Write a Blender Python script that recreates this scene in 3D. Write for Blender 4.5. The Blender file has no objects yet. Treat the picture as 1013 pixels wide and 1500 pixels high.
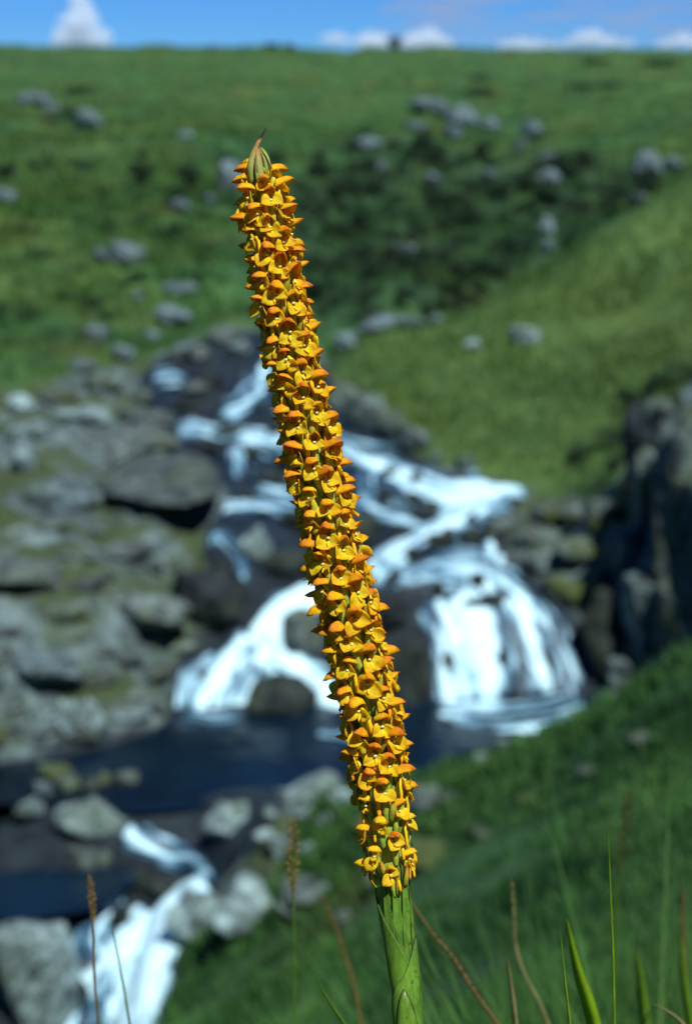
import bpy, math, random
import numpy as np
from mathutils import Vector, Matrix, noise
from mathutils.bvhtree import BVHTree

# ------------------------------------------------------------------ camera, world, sun, exposure
sc = bpy.context.scene
COL = sc.collection
F = 2083.3                      # focal length in photograph pixels (50 mm lens, 36 mm high frame)
TH = math.radians(16.5)         # the camera looks down into the valley
FWD = Vector((0, math.cos(TH), -math.sin(TH)))
UP = Vector((0, math.sin(TH), math.cos(TH)))
RIGHT = Vector((1, 0, 0))
SPIKE_D = 0.60                  # distance from the lens to the flower spike

cam_d = bpy.data.cameras.new('camera')
cam = bpy.data.objects.new('camera', cam_d)
COL.objects.link(cam)
cam.location = (0, 0, 0)
cam.rotation_euler = (math.radians(90) - TH, 0, 0)
cam_d.sensor_fit = 'VERTICAL'
cam_d.sensor_height = 36.0
cam_d.sensor_width = 36.0 * 1013 / 1500
cam_d.lens = 50.0
cam_d.clip_start = 0.02
cam_d.clip_end = 30000
cam_d.dof.use_dof = True
cam_d.dof.focus_distance = SPIKE_D - 0.008
cam_d.dof.aperture_fstop = 8.6
sc.camera = cam

TO_SUN = Vector((0.27, -0.42, 0.86)).normalized()
SUN_EL = math.asin(TO_SUN.z)
SUN_AZ = math.atan2(TO_SUN.x, TO_SUN.y)

world = bpy.data.worlds.new('World')
sc.world = world
world.use_nodes = True
wn = world.node_tree
for n in list(wn.nodes):
    wn.nodes.remove(n)
sky = wn.nodes.new('ShaderNodeTexSky')
sky.sky_type = 'NISHITA'
sky.sun_disc = False
sky.sun_elevation = SUN_EL
sky.sun_rotation = SUN_AZ
sky.altitude = 2400
sky.air_density = 1.0
sky.dust_density = 0.0
sky.ozone_density = 4.0
tint = wn.nodes.new('ShaderNodeMix')
tint.data_type = 'RGBA'
tint.blend_type = 'MULTIPLY'
tint.inputs[0].default_value = 1.0
tint.inputs[7].default_value = (0.24, 0.55, 1.0, 1)      # slide film drinks the red out of the sky
bg = wn.nodes.new('ShaderNodeBackground')
bg.inputs['Strength'].default_value = 0.080
wo = wn.nodes.new('ShaderNodeOutputWorld')
wn.links.new(sky.outputs[0], tint.inputs[6])
wn.links.new(tint.outputs[2], bg.inputs['Color'])
wn.links.new(bg.outputs[0], wo.inputs['Surface'])

sun_d = bpy.data.lights.new('sun', 'SUN')
sun_d.energy = 4.6
sun_d.angle = math.radians(0.5)
sun_d.color = (0.96, 1.0, 0.95)
sun = bpy.data.objects.new('sun', sun_d)
COL.objects.link(sun)
sun.location = (20, -10, 40)
sun.rotation_euler = (-TO_SUN).to_track_quat('-Z', 'Y').to_euler()

sc.view_settings.view_transform = 'Standard'
sc.view_settings.look = 'None'
sc.view_settings.exposure = 0.42
sc.view_settings.gamma = 1.0
sc.view_settings.use_curve_mapping = False
sc.render.engine = 'CYCLES'
sc.cycles.use_denoising = True
sc.cycles.max_bounces = 14
sc.cycles.diffuse_bounces = 4
sc.cycles.volume_bounces = 14
sc.cycles.transparent_max_bounces = 8
sc.cycles.caustics_reflective = False
sc.cycles.caustics_refractive = False

random.seed(7)
RNG = np.random.default_rng(7)

# ------------------------------------------------------------------ helpers
def ray(px, py):
    return FWD + RIGHT * ((px - 506.5) / F) + UP * ((750 - py) / F)

def at(px, py, Y):
    """world point seen at a photograph pixel, Y metres ahead"""
    d = ray(px, py)
    return d * (Y / d.y)

def near(px, py, depth):
    return ray(px, py) * depth

def to_px(p):
    w = p[1] * FWD.y + p[2] * FWD.z
    return 506.5 + F * p[0] / w, 750 - F * (p[1] * UP.y + p[2] * UP.z) / w

def mesh_obj(name, verts, faces, mat, parent=None, smooth=True, attrs=None):
    me = bpy.data.meshes.new(name)
    me.from_pydata([tuple(v) for v in verts], [], faces)
    if smooth:
        me.polygons.foreach_set('use_smooth', [True] * len(me.polygons))
    if attrs:
        for k, vals in attrs.items():
            a = me.attributes.new(k, 'FLOAT', 'POINT')
            a.data.foreach_set('value', np.asarray(vals, dtype=np.float32))
    me.materials.append(mat)
    me.update()
    return link(name, me, parent)

def link(name, me, parent=None):
    o = bpy.data.objects.new(name, me)
    COL.objects.link(o)
    if parent is not None:
        o.parent = parent
    return o

def empty(name, loc=(0, 0, 0)):
    o = bpy.data.objects.new(name, None)
    o.empty_display_size = 0.05
    o.location = loc
    COL.objects.link(o)
    return o

def tag(o, label=None, cat=None, group=None, kind=None):
    if label: o['label'] = label
    if cat: o['category'] = cat
    if group: o['group'] = group
    if kind: o['kind'] = kind
    return o

def tri_mesh_np(name, V, T, mat, attrs=None, smooth=False):
    me = bpy.data.meshes.new(name)
    me.vertices.add(len(V))
    me.vertices.foreach_set('co', V.astype(np.float32).ravel())
    k = T.shape[1]
    me.loops.add(T.size)
    me.loops.foreach_set('vertex_index', T.astype(np.int32).ravel())
    me.polygons.add(len(T))
    me.polygons.foreach_set('loop_start', (np.arange(len(T)) * k).astype(np.int32))
    me.polygons.foreach_set('loop_total', np.full(len(T), k, np.int32))
    if smooth:
        me.polygons.foreach_set('use_smooth', np.ones(len(T), bool))
    if attrs:
        for n, vals in attrs.items():
            a = me.attributes.new(n, 'FLOAT', 'POINT')
            a.data.foreach_set('value', np.asarray(vals, np.float32))
    me.materials.append(mat)
    me.update(calc_edges=True)
    me.validate()
    return link(name, me)

# ------------------------------------------------------------------ materials
class NT:
    def __init__(self, name):
        self.m = bpy.data.materials.new(name)
        self.m.use_nodes = True
        self.t = self.m.node_tree
        self.t.nodes.clear()
        self.out = self.n('ShaderNodeOutputMaterial')
    def n(self, kind, **kw):
        x = self.t.nodes.new(kind)
        for k, v in kw.items():
            setattr(x, k, v)
        return x
    def l(self, a, b):
        self.t.links.new(a, b)
    def attr(self, name):
        return self.n('ShaderNodeAttribute', attribute_name=name).outputs['Fac']
    def pos(self):
        return self.n('ShaderNodeNewGeometry').outputs['Position']
    def obj(self):
        return self.n('ShaderNodeTexCoord').outputs['Object']
    def rand(self):
        return self.n('ShaderNodeObjectInfo').outputs['Random']
    def noise(self, vec, scale, detail=3.0, rough=0.55, dist=0.0):
        x = self.n('ShaderNodeTexNoise')
        x.inputs['Scale'].default_value = scale
        x.inputs['Detail'].default_value = detail
        x.inputs['Roughness'].default_value = rough
        x.inputs['Distortion'].default_value = dist
        self.l(vec, x.inputs['Vector'])
        return x.outputs['Fac']
    def ramp(self, fac, stops):
        x = self.n('ShaderNodeValToRGB')
        e = x.color_ramp.elements
        while len(e) < len(stops):
            e.new(0.5)
        for i, (p, c) in enumerate(stops):
            e[i].position = p
            e[i].color = (*c, 1) if not isinstance(c, (int, float)) else (c, c, c, 1)
        self.l(fac, x.inputs[0])
        return x.outputs['Color']
    def mix(self, fac, a, b, blend='MIX'):
        x = self.n('ShaderNodeMix', data_type='RGBA', blend_type=blend)
        for sock, v in ((x.inputs[0], fac), (x.inputs[6], a), (x.inputs[7], b)):
            if hasattr(v, 'is_output'):
                self.l(v, sock)
            elif isinstance(v, (int, float)):
                sock.default_value = v
            else:
                sock.default_value = (*v, 1)
        return x.outputs[2]
    def math(self, op, a, b=0.0, clamp=False):
        x = self.n('ShaderNodeMath', operation=op, use_clamp=clamp)
        for sock, v in ((x.inputs[0], a), (x.inputs[1], b)):
            if hasattr(v, 'is_output'):
                self.l(v, sock)
            else:
                sock.default_value = v
        return x.outputs[0]
    def bump(self, h, strength=0.4, dist=0.02):
        x = self.n('ShaderNodeBump')
        x.inputs['Strength'].default_value = strength
        x.inputs['Distance'].default_value = dist
        self.l(h, x.inputs['Height'])
        return x.outputs['Normal']
    def bsdf(self, color, rough=0.6, spec=0.3, normal=None, **kw):
        x = self.n('ShaderNodeBsdfPrincipled')
        for sock, v in ((x.inputs['Base Color'], color), (x.inputs['Roughness'], rough), (x.inputs['Specular IOR Level'], spec)):
            if hasattr(v, 'is_output'):
                self.l(v, sock)
            elif isinstance(v, (int, float)):
                sock.default_value = v
            else:
                sock.default_value = (*v, 1)
        if normal is not None:
            self.l(normal, x.inputs['Normal'])
        for k, v in kw.items():
            x.inputs[k].default_value = v
        return x.outputs[0]
    def leaf(self, color, trans=0.3, rough=0.45, spec=0.3, normal=None):
        """thin petal or leaf: some light comes through"""
        a = self.bsdf(color, rough, spec, normal)
        b = self.n('ShaderNodeBsdfTranslucent')
        if hasattr(color, 'is_output'):
            self.l(color, b.inputs['Color'])
        else:
            b.inputs['Color'].default_value = (*color, 1)
        m = self.n('ShaderNodeMixShader')
        m.inputs[0].default_value = trans
        self.l(a, m.inputs[1]); self.l(b.outputs[0], m.inputs[2])
        return m.outputs[0]
    def done(self, shader):
        self.l(shader, self.out.inputs['Surface'])
        return self.m

def grass_colour(k, jitter=None):
    p = k.pos()
    big = k.noise(p, 0.11, 3, 0.6)
    mid = k.noise(p, 0.55, 4, 0.6, 0.4)
    c = k.ramp(big, [(0.30, (0.040, 0.108, 0.036)), (0.50, (0.053, 0.124, 0.032)), (0.68, (0.078, 0.134, 0.030))])
    d = k.ramp(mid, [(0.34, (0.45, 0.55, 0.60)), (0.52, (0.95, 0.97, 0.95)), (0.72, (1.3, 1.2, 1.1))])
    c = k.mix(1.0, c, d, 'MULTIPLY')
    dry = k.ramp(k.noise(p, 0.23, 3, 0.5), [(0.52, 0.0), (0.70, 0.6)])
    c = k.mix(dry, c, (0.075, 0.070, 0.018))
    c = k.mix(k.math('MULTIPLY', k.attr('sward'), 0.7), c, k.ramp(mid, [(0.3, (0.058, 0.112, 0.028)), (0.7, (0.088, 0.132, 0.030))]))
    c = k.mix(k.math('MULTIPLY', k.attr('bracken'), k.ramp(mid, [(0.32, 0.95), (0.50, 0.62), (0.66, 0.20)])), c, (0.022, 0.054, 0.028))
    return c

def mat_terrain():
    k = NT('ground_cover')
    p = k.pos()
    g = grass_colour(k)
    fine = k.noise(p, 3.2, 4, 0.65)
    g = k.mix(1.0, g, k.ramp(fine, [(0.3, 0.55), (0.7, 1.25)]), 'MULTIPLY')
    n1 = k.noise(p, 1.9, 6, 0.66, 0.8)
    rock = k.ramp(n1, [(0.30, (0.022, 0.034, 0.040)), (0.47, (0.070, 0.098, 0.100)), (0.62, (0.16, 0.215, 0.215))])
    moss = k.ramp(k.noise(p, 0.62, 4, 0.6), [(0.46, 0.0), (0.58, 0.9)])
    rock = k.mix(moss, rock, (0.042, 0.062, 0.016))
    wetc = k.ramp(k.noise(p, 1.7, 4, 0.6), [(0.35, (0.004, 0.008, 0.013)), (0.65, (0.018, 0.028, 0.036))])
    edge = k.ramp(k.math('ADD', k.attr('rock'), k.math('MULTIPLY', k.math('SUBTRACT', k.noise(p, 0.9, 4, 0.6), 0.5), 1.1)), [(0.42, 0.0), (0.58, 1.0)])
    c = k.mix(edge, g, rock)
    wet = k.ramp(k.math('ADD', k.attr('wet'), k.math('MULTIPLY', k.math('SUBTRACT', k.noise(p, 1.1, 3, 0.6), 0.5), 0.7)), [(0.40, 0.0), (0.60, 1.0)])
    c = k.mix(wet, c, wetc)
    rg = k.math('SUBTRACT', 0.92, k.math('MULTIPLY', wet, 0.5))
    nrm = k.bump(k.noise(p, 2.6, 6, 0.7), 0.8, 0.22)
    return k.done(k.bsdf(c, rg, 0.25, nrm))

def mat_grass():
    k = NT('grass_blades')
    c = grass_colour(k)
    c = k.mix(1.0, c, k.ramp(k.attr('tone'), [(0.0, (0.9, 1.0, 0.95)), (0.55, (1.4, 1.4, 1.2)), (0.9, (1.8, 1.7, 1.3)), (1.0, (3.0, 2.0, 1.7))]), 'MULTIPLY')
    return k.done(k.leaf(c, 0.45, 0.6, 0.2))

def mat_rock(name, base, moss=0.4, dark=1.0):
    k = NT(name)
    p = k.pos()
    n = k.noise(p, 2.2, 6, 0.65, 0.5)
    b = base
    c = k.ramp(n, [(0.30, tuple(x * 0.16 for x in b)), (0.47, tuple(x * 0.62 for x in b)), (0.68, tuple(min(1, x * 1.5) for x in b))])
    c = k.mix(1.0, c, k.ramp(k.noise(p, 4.6, 4, 0.65, 0.5), [(0.36, 0.35), (0.52, 1.0), (0.66, 1.35)]), 'MULTIPLY')
    spots = k.ramp(k.noise(p, 9.0, 3, 0.6), [(0.55, 0.0), (0.68, 0.65)])
    c = k.mix(spots, c, tuple(min(1, x * 1.7) for x in b))
    c = k.mix(1.0, c, k.ramp(k.rand(), [(0.0, 0.7), (1.0, 1.2)]), 'MULTIPLY')
    mz = k.math('MULTIPLY', k.ramp(k.noise(p, 1.1, 4, 0.6), [(0.48, 0.0), (0.62, 1.0)]), moss)
    c = k.mix(mz, c, (0.050, 0.070, 0.014))
    nrm = k.bump(k.noise(p, 5.0, 6, 0.7), 0.7, 0.10)
    return k.done(k.bsdf(c, 0.85, 0.25, nrm))

def mat_foam():
    k = NT('white_water')
    uv = k.n('ShaderNodeCombineXYZ')
    k.l(k.math('MULTIPLY', k.attr('along'), 0.42), uv.inputs[0])
    k.l(k.math('MULTIPLY', k.attr('across'), 2.6), uv.inputs[1])
    k.l(k.attr('seed'), uv.inputs[2])
    n = k.noise(uv.outputs[0], 1.5, 6, 0.66, 0.8)
    n2 = k.noise(uv.outputs[0], 0.55, 3, 0.5, 0.3)
    f = k.math('ADD', k.attr('foam'), k.math('ADD', k.math('MULTIPLY', k.math('SUBTRACT', n, 0.5), 3.8), k.math('MULTIPLY', k.math('SUBTRACT', n2, 0.5), 1.6)))
    c = k.ramp(f, [(0.10, (0.006, 0.016, 0.034)), (0.32, (0.030, 0.085, 0.15)), (0.54, (0.17, 0.33, 0.43)), (0.84, (0.60, 0.86, 0.95))])
    nrm = k.bump(k.noise(k.pos(), 9.0, 5, 0.7), 0.5, 0.06)
    rg = k.math('ADD', 0.15, k.math('MULTIPLY', f, 0.55, True))
    sh = k.bsdf(c, rg, 0.4, nrm)
    al = k.ramp(k.math('ADD', k.math('MULTIPLY', f, 0.8), k.math('MULTIPLY', k.attr('foam'), 0.6)), [(0.14, 0.0), (0.50, 1.0)])
    tr = k.n('ShaderNodeBsdfTransparent')
    m = k.n('ShaderNodeMixShader')
    k.l(al, m.inputs[0]); k.l(tr.outputs[0], m.inputs[1]); k.l(sh, m.inputs[2])
    return k.done(m.outputs[0])

def mat_pool():
    k = NT('pool_water')
    p = k.pos()
    nrm = k.bump(k.noise(p, 3.0, 4, 0.6, 0.6), 0.28, 0.08)
    c = k.ramp(k.noise(p, 0.5, 3, 0.5), [(0.35, (0.002, 0.006, 0.012)), (0.7, (0.004, 0.014, 0.028))])
    return k.done(k.bsdf(c, 0.12, 0.30, nrm))

def mat_cloud(name='cloud_white'):
    k = NT(name)
    v = k.n('ShaderNodeVolumePrincipled')
    v.inputs['Color'].default_value = (0.955, 0.992, 0.999, 1)
    v.inputs['Density'].default_value = 0.028
    v.inputs['Anisotropy'].default_value = -0.15
    k.l(v.outputs[0], k.out.inputs['Volume'])
    return k.m

def mat_veil():
    k = NT('cloud_veil')
    p = k.pos()
    mp = k.n('ShaderNodeMapping')
    mp.inputs['Scale'].default_value = (1.0, 0.42, 1.0)
    k.l(p, mp.inputs['Vector'])
    n = k.noise(mp.outputs[0], 0.0032, 4, 0.55, 0.3)
    a = k.ramp(n, [(0.38, 0.0), (0.66, 0.75)])
    d = k.n('ShaderNodeBsdfDiffuse')
    d.inputs['Color'].default_value = (0.30, 0.36, 0.52, 1)
    tl = k.n('ShaderNodeBsdfTranslucent')
    tl.inputs['Color'].default_value = (0.30, 0.36, 0.52, 1)
    ds = k.n('ShaderNodeMixShader'); ds.inputs[0].default_value = 0.6
    k.l(d.outputs[0], ds.inputs[1]); k.l(tl.outputs[0], ds.inputs[2])
    tr = k.n('ShaderNodeBsdfTransparent')
    m = k.n('ShaderNodeMixShader')
    k.l(a, m.inputs[0]); k.l(tr.outputs[0], m.inputs[1]); k.l(ds.outputs[0], m.inputs[2])
    return k.done(m.outputs[0])

def mat_foliage(name, c0, c1):
    k = NT(name)
    c = k.ramp(k.noise(k.pos(), 2.0, 3, 0.6), [(0.3, c0), (0.7, c1)])
    c = k.mix(1.0, c, k.ramp(k.rand(), [(0.0, 0.7), (1.0, 1.25)]), 'MULTIPLY')
    return k.done(k.leaf(c, 0.25, 0.6, 0.2))

def mat_plain(name, c, rough=0.7, trans=0.0, bump=0.0):
    k = NT(name)
    col = k.mix(1.0, c, k.ramp(k.noise(k.obj(), 60.0, 3, 0.6), [(0.3, 0.75), (0.7, 1.2)]), 'MULTIPLY')
    if trans:
        return k.done(k.leaf(col, trans, rough, 0.3))
    return k.done(k.bsdf(col, rough, 0.3))

def petal(name, stops, trans, rough=0.42, speck=0.5):
    """colour runs from the petal's base to its tip (attribute t), with veins and flecks"""
    k = NT(name)
    o = k.obj()
    j = k.math('MULTIPLY', k.math('SUBTRACT', k.rand(), 0.5), 0.34)
    v = k.math('MULTIPLY', k.math('SUBTRACT', k.noise(o, 420.0, 3, 0.6), 0.5), 0.55)
    t = k.math('ADD', k.math('ADD', k.attr('t'), j), v)
    c = k.ramp(t, stops)
    fl = k.ramp(k.noise(o, 1500.0, 2, 0.6), [(0.60, 0.0), (0.74, speck)])
    c = k.mix(fl, c, (0.42, 0.085, 0.006))
    vv = k.n('ShaderNodeCombineXYZ')
    k.l(k.math('MULTIPLY', k.attr('a'), 5.5), vv.inputs[0])
    k.l(k.math('MULTIPLY', k.attr('t'), 0.9), vv.inputs[1])
    k.l(k.math('MULTIPLY', k.rand(), 40.0), vv.inputs[2])
    c = k.mix(1.0, c, k.ramp(k.noise(vv.outputs[0], 1.6, 3, 0.6), [(0.32, (0.88, 0.80, 0.7)), (0.5, 1.0), (0.7, 1.08)]), 'MULTIPLY')
    c = k.mix(1.0, c, k.ramp(k.noise(o, 250.0, 2, 0.5), [(0.3, 0.82), (0.7, 1.12)]), 'MULTIPLY')
    nrm = k.bump(k.noise(o, 900.0, 3, 0.6), 0.35, 0.0006)
    return k.done(k.leaf(c, trans, rough + 0.1, 0.18, nrm))

M = {}
M['terrain'] = mat_terrain()
M['grass'] = mat_grass()
M['rock'] = mat_rock('grey_rock', (0.225, 0.310, 0.315), 0.35)
M['rock_far'] = mat_rock('blue_grey_rock', (0.130, 0.180, 0.200), 0.35)
M['rock_moss'] = mat_rock('mossy_rock', (0.135, 0.175, 0.165), 0.95)
M['rock_dark'] = mat_rock('wet_and_shade_rock', (0.022, 0.030, 0.034), 0.25)  # wet stream rock; its near-black also paints shaded cavities in the gorge wall
M['rock_slab'] = mat_rock('brown_grey_rock', (0.090, 0.114, 0.112), 0.35)
M['rock_cliff'] = mat_rock('cliff_rock', (0.105, 0.145, 0.142), 0.8)
M['foam'] = mat_foam()
M['pool'] = mat_pool()
M['cloud'] = mat_cloud()
M['veil'] = mat_veil()
M['shrub'] = mat_foliage('shrub_leaves', (0.012, 0.032, 0.016), (0.030, 0.062, 0.026))
M['bark'] = mat_plain('shrub_bark', (0.05, 0.04, 0.03))
Y0, Y1, O1, R1 = (0.93, 0.68, 0.018), (0.93, 0.55, 0.010), (0.87, 0.37, 0.014), (0.72, 0.20, 0.024)
M['hood'] = petal('hood_petal', [(0.08, Y0), (0.38, Y1), (0.60, O1), (0.92, R1)], 0.50, 0.5, 0.4)
M['sepal'] = petal('sepal_petal', [(0.05, (0.86, 0.74, 0.03)), (0.48, Y0), (0.80, Y1), (1.0, O1)], 0.56, 0.5, 0.22)
M['lip'] = petal('lip_petal', [(0.1, Y0), (0.9, Y1)], 0.25, 0.4, 0.2)
M['spur'] = petal('spur_petal', [(0.1, Y0), (0.7, Y1), (1.0, O1)], 0.2, 0.4, 0.35)
M['column'] = mat_plain('column_cream', (0.86, 0.84, 0.38), 0.35, 0.2)
M['ovary'] = petal('ovary_green', [(0.05, (0.26, 0.42, 0.05)), (0.5, (0.46, 0.56, 0.08)), (0.9, (0.72, 0.58, 0.04))], 0.3, 0.4, 0.12)
M['bract'] = petal('bract_leaf', [(0.05, (0.20, 0.30, 0.03)), (0.55, (0.50, 0.44, 0.04)), (0.85, (0.66, 0.28, 0.02)), (1.0, (0.40, 0.12, 0.015))], 0.25, 0.5, 0.3)
M['dry_bract'] = petal('dry_bract_leaf', [(0.05, (0.26, 0.36, 0.05)), (0.60, (0.40, 0.40, 0.11)), (0.82, (0.46, 0.27, 0.09)), (0.95, (0.36, 0.18, 0.07)), (1.0, (0.02, 0.012, 0.01))], 0.2, 0.55, 0.2)
M['withered'] = mat_plain('withered_brown', (0.022, 0.012, 0.008), 0.8)

def mat_stem():
    k = NT('stem_green')
    o = k.obj()
    mp = k.n('ShaderNodeMapping'); mp.inputs['Scale'].default_value = (1, 1, 0.08)
    k.l(o, mp.inputs['Vector'])
    c = k.ramp(k.noise(mp.outputs[0], 700.0, 3, 0.6), [(0.3, (0.085, 0.185, 0.020)), (0.7, (0.150, 0.280, 0.032))])
    c = k.mix(1.0, c, k.ramp(k.noise(o, 95.0, 4, 0.65), [(0.34, (0.62, 0.70, 0.7)), (0.55, 1.0), (0.72, (1.25, 1.15, 1.0))]), 'MULTIPLY')
    sp = k.ramp(k.noise(o, 330.0, 2, 0.6), [(0.63, 0.0), (0.70, 0.85)])
    c = k.mix(sp, c, (0.05, 0.06, 0.012))
    rim = k.ramp(k.attr('t'), [(0.86, 0.0), (0.97, 0.9)])      # the sheaths have thin dried margins
    c = k.mix(rim, c, (0.030, 0.026, 0.010))
    return k.done(k.leaf(c, 0.10, 0.38, 0.4))
M['stem'] = mat_stem()

def blade_mat(name, c0, c1, trans=0.35):
    k = NT(name)
    c = k.ramp(k.attr('t'), [(0.0, c0), (1.0, c1)])
    c = k.mix(1.0, c, k.ramp(k.noise(k.pos(), 90.0, 3, 0.6), [(0.3, 0.75), (0.7, 1.2)]), 'MULTIPLY')
    return k.done(k.leaf(c, trans, 0.45, 0.3))
M['blade_green'] = blade_mat('grass_blade_green', (0.06, 0.13, 0.015), (0.13, 0.24, 0.02))
M['blade_bright'] = blade_mat('grass_blade_bright', (0.14, 0.28, 0.014), (0.24, 0.40, 0.014))
M['blade_dry'] = blade_mat('grass_blade_dry', (0.16, 0.17, 0.06), (0.26, 0.22, 0.10), 0.2)
M['stalk_brown'] = blade_mat('grass_stalk_brown', (0.10, 0.075, 0.02), (0.13, 0.075, 0.035), 0.05)
M['seed'] = blade_mat('grass_seed_tan', (0.26, 0.17, 0.06), (0.30, 0.17, 0.06), 0.15)
M['seed_dark'] = blade_mat('grass_seed_dark', (0.055, 0.040, 0.022), (0.085, 0.055, 0.03), 0.1)

# ------------------------------------------------------------------ terrain: a valley surveyed from control points
CX, CY = 0.0, -6.0
ctrl = []                       # world X, Y, Z
def cp(px, py, Y, dz=0.0):
    p = at(px, py, Y); ctrl.append((p.x, p.y, p.z + dz)); return p
def cw(x, y, z):
    ctrl.append((x, y, z))

for px in range(-300, 1400, 170):
    p = cp(px, 70 + 5 * max(0, (px - 500)) / 500, 262)
    cw(p.x, 330, p.z - 7); cw(p.x * 1.6, 700, p.z - 45)
for px in (-250, -60, 130, 330):
    for py, Y in ((105, 205), (140, 160), (200, 104), (300, 66), (400, 50), (500, 41), (560, 35.5)):
        cp(px, py, Y)
for px in (500, 680, 860, 1050, 1250):
    for py, Y in ((105, 215), (140, 170), (200, 117), (260, 90)):
        cp(px, py, Y)
for px, py, Y in ((450, 330, 66), (600, 330, 70), (750, 330, 72), (860, 320, 74), (940, 280, 82), (450, 400, 54), (560, 400, 57), (680, 400, 59), (760, 390, 60), (450, 450, 48.5), (540, 455, 49), (640, 450, 52), (420, 478, 46.5)):
    cp(px, py, Y)
for px, py, Y in ((540, 494, 38), (620, 479, 38.5), (700, 453, 39.3), (760, 421, 40), (800, 399, 40.5), (860, 361, 41), (920, 319, 42), (980, 279, 43), (1013, 259, 43.5), (1100, 215, 45), (1250, 150, 47)):
    p = cp(px, py, Y)
    cw(p.x + 1.2, Y + 6, min(p.z - 1.5, -6.2 if px < 1013 else p.z - 1.5))
    cw(p.x + 2.5, Y + 13, min(p.z - 3.0, -7.2) if px < 1050 else p.z - 2.5)
for px, py, Y in ((560, 535, 36.3), (600, 590, 33.4), (700, 560, 34), (700, 640, 30.6), (750, 500, 37), (800, 450, 38.8), (850, 550, 34), (900, 450, 38.2), (950, 380, 40), (1000, 330, 41.5), (830, 650, 29.5), (880, 700, 27.3), (960, 520, 34), (1030, 450, 36.5), (1150, 400, 38), (900, 620, 30),
                 (520, 600, 34.4), (580, 640, 31.8), (640, 683, 29.3), (700, 700, 28.5), (765, 710, 28), (860, 735, 26.3)):
    cp(px, py, Y)
# stream bed
for px, py, Y in ((380, 490, 45.5), (300, 520, 41.5), (400, 520, 41.5), (280, 560, 38), (380, 560, 38), (440, 560, 38), (300, 600, 35), (440, 600, 35), (330, 640, 32.4), (480, 640, 32.4), (360, 690, 29.6), (520, 690, 29.6), (600, 700, 29.2), (400, 730, 27.8), (560, 730, 27.9), (700, 730, 27.8),
                 (420, 760, 26.5), (560, 770, 26.3), (680, 770, 26.2), (420, 800, 25.1), (540, 810, 24.8), (680, 810, 24.7), (480, 850, 23.7), (600, 835, 24.0), (720, 850, 23.8)):
    cp(px, py, Y, -0.06)
# left rocky shelf
for px, py, Y in ((220, 580, 35.6), (120, 600, 33.6), (0, 600, 33), (-150, 600, 32.5), (230, 660, 30.4), (250, 720, 27.8), (100, 700, 27.3), (0, 700, 27), (-150, 700, 26.5), (300, 800, 24.6), (150, 800, 23.6), (0, 800, 23), (-150, 800, 22.4), (280, 900, 22.8), (150, 900, 21.8), (0, 900, 21), (-150, 900, 20.5),
                 (240, 1000, 21.5), (150, 1000, 20.8), (0, 1000, 20.2), (-150, 1000, 19.8), (250, 1050, 21.2), (150, 1085, 20.2), (60, 1100, 19.8), (-60, 1110, 19.4), (330, 830, 24.0), (330, 900, 23.0)):
    cp(px, py, Y)
# falls
for px, py, Y in ((450, 872, 23.3), (390, 925, 22.8), (330, 960, 22.4), (300, 1030, 21.75), (480, 1040, 21.55), (430, 965, 22.6), (640, 900, 23.1), (740, 900, 23.1), (820, 930, 22.7), (680, 1030, 21.9), (800, 1012, 22.2), (570, 890, 23.2), (570, 1040, 21.75), (870, 1000, 22.4), (780, 850, 24.3), (850, 800, 25)):
    cp(px, py, Y)
# right knob and gorge wall
for px, py, Y in ((1000, 580, 24.5), (1080, 520, 25), (930, 690, 24.2), (890, 850, 23.4), (950, 800, 22.8), (1013, 780, 22), (960, 930, 21.8), (1050, 700, 23)):
    cp(px, py, Y)
# pool floor
for px, py, Y in ((0, 1130, 19.2), (120, 1120, 19.4), (300, 1100, 20), (500, 1100, 20), (650, 1090, 20.2), (760, 1070, 20.7), (840, 1045, 21.2)):
    cp(px, py, Y, -0.7)
for px, py, Y in ((-100, 1170, 18.5), (60, 1168, 18.55), (200, 1186, 18.2)):
    cp(px, py, Y, -0.05)
for px, py, Y in ((225, 1230, 17.8), (285, 1272, 17.35), (225, 1325, 16.95), (170, 1400, 16.0), (120, 1490, 15.1), (100, 1560, 14.4), (60, 1250, 17.6), (20, 1310, 16.9), (-80, 1310, 16.8)):
    cp(px, py, Y, -0.1)
for px, py, Y in ((30, 1480, 15.0), (-80, 1480, 14.6), (330, 1172, 18.4), (340, 1230, 17.0), (400, 1250, 16.2), (320, 1340, 15.8), (330, 1420, 13.9), (255, 1440, 14.8), (235, 1500, 14.2), (300, 1500, 12.5), (400, 1500, 9.8), (450, 1350, 13.2), (480, 1205, 16.1), (450, 1168, 17.5), (500, 1280, 13.8)):
    cp(px, py, Y)
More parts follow.
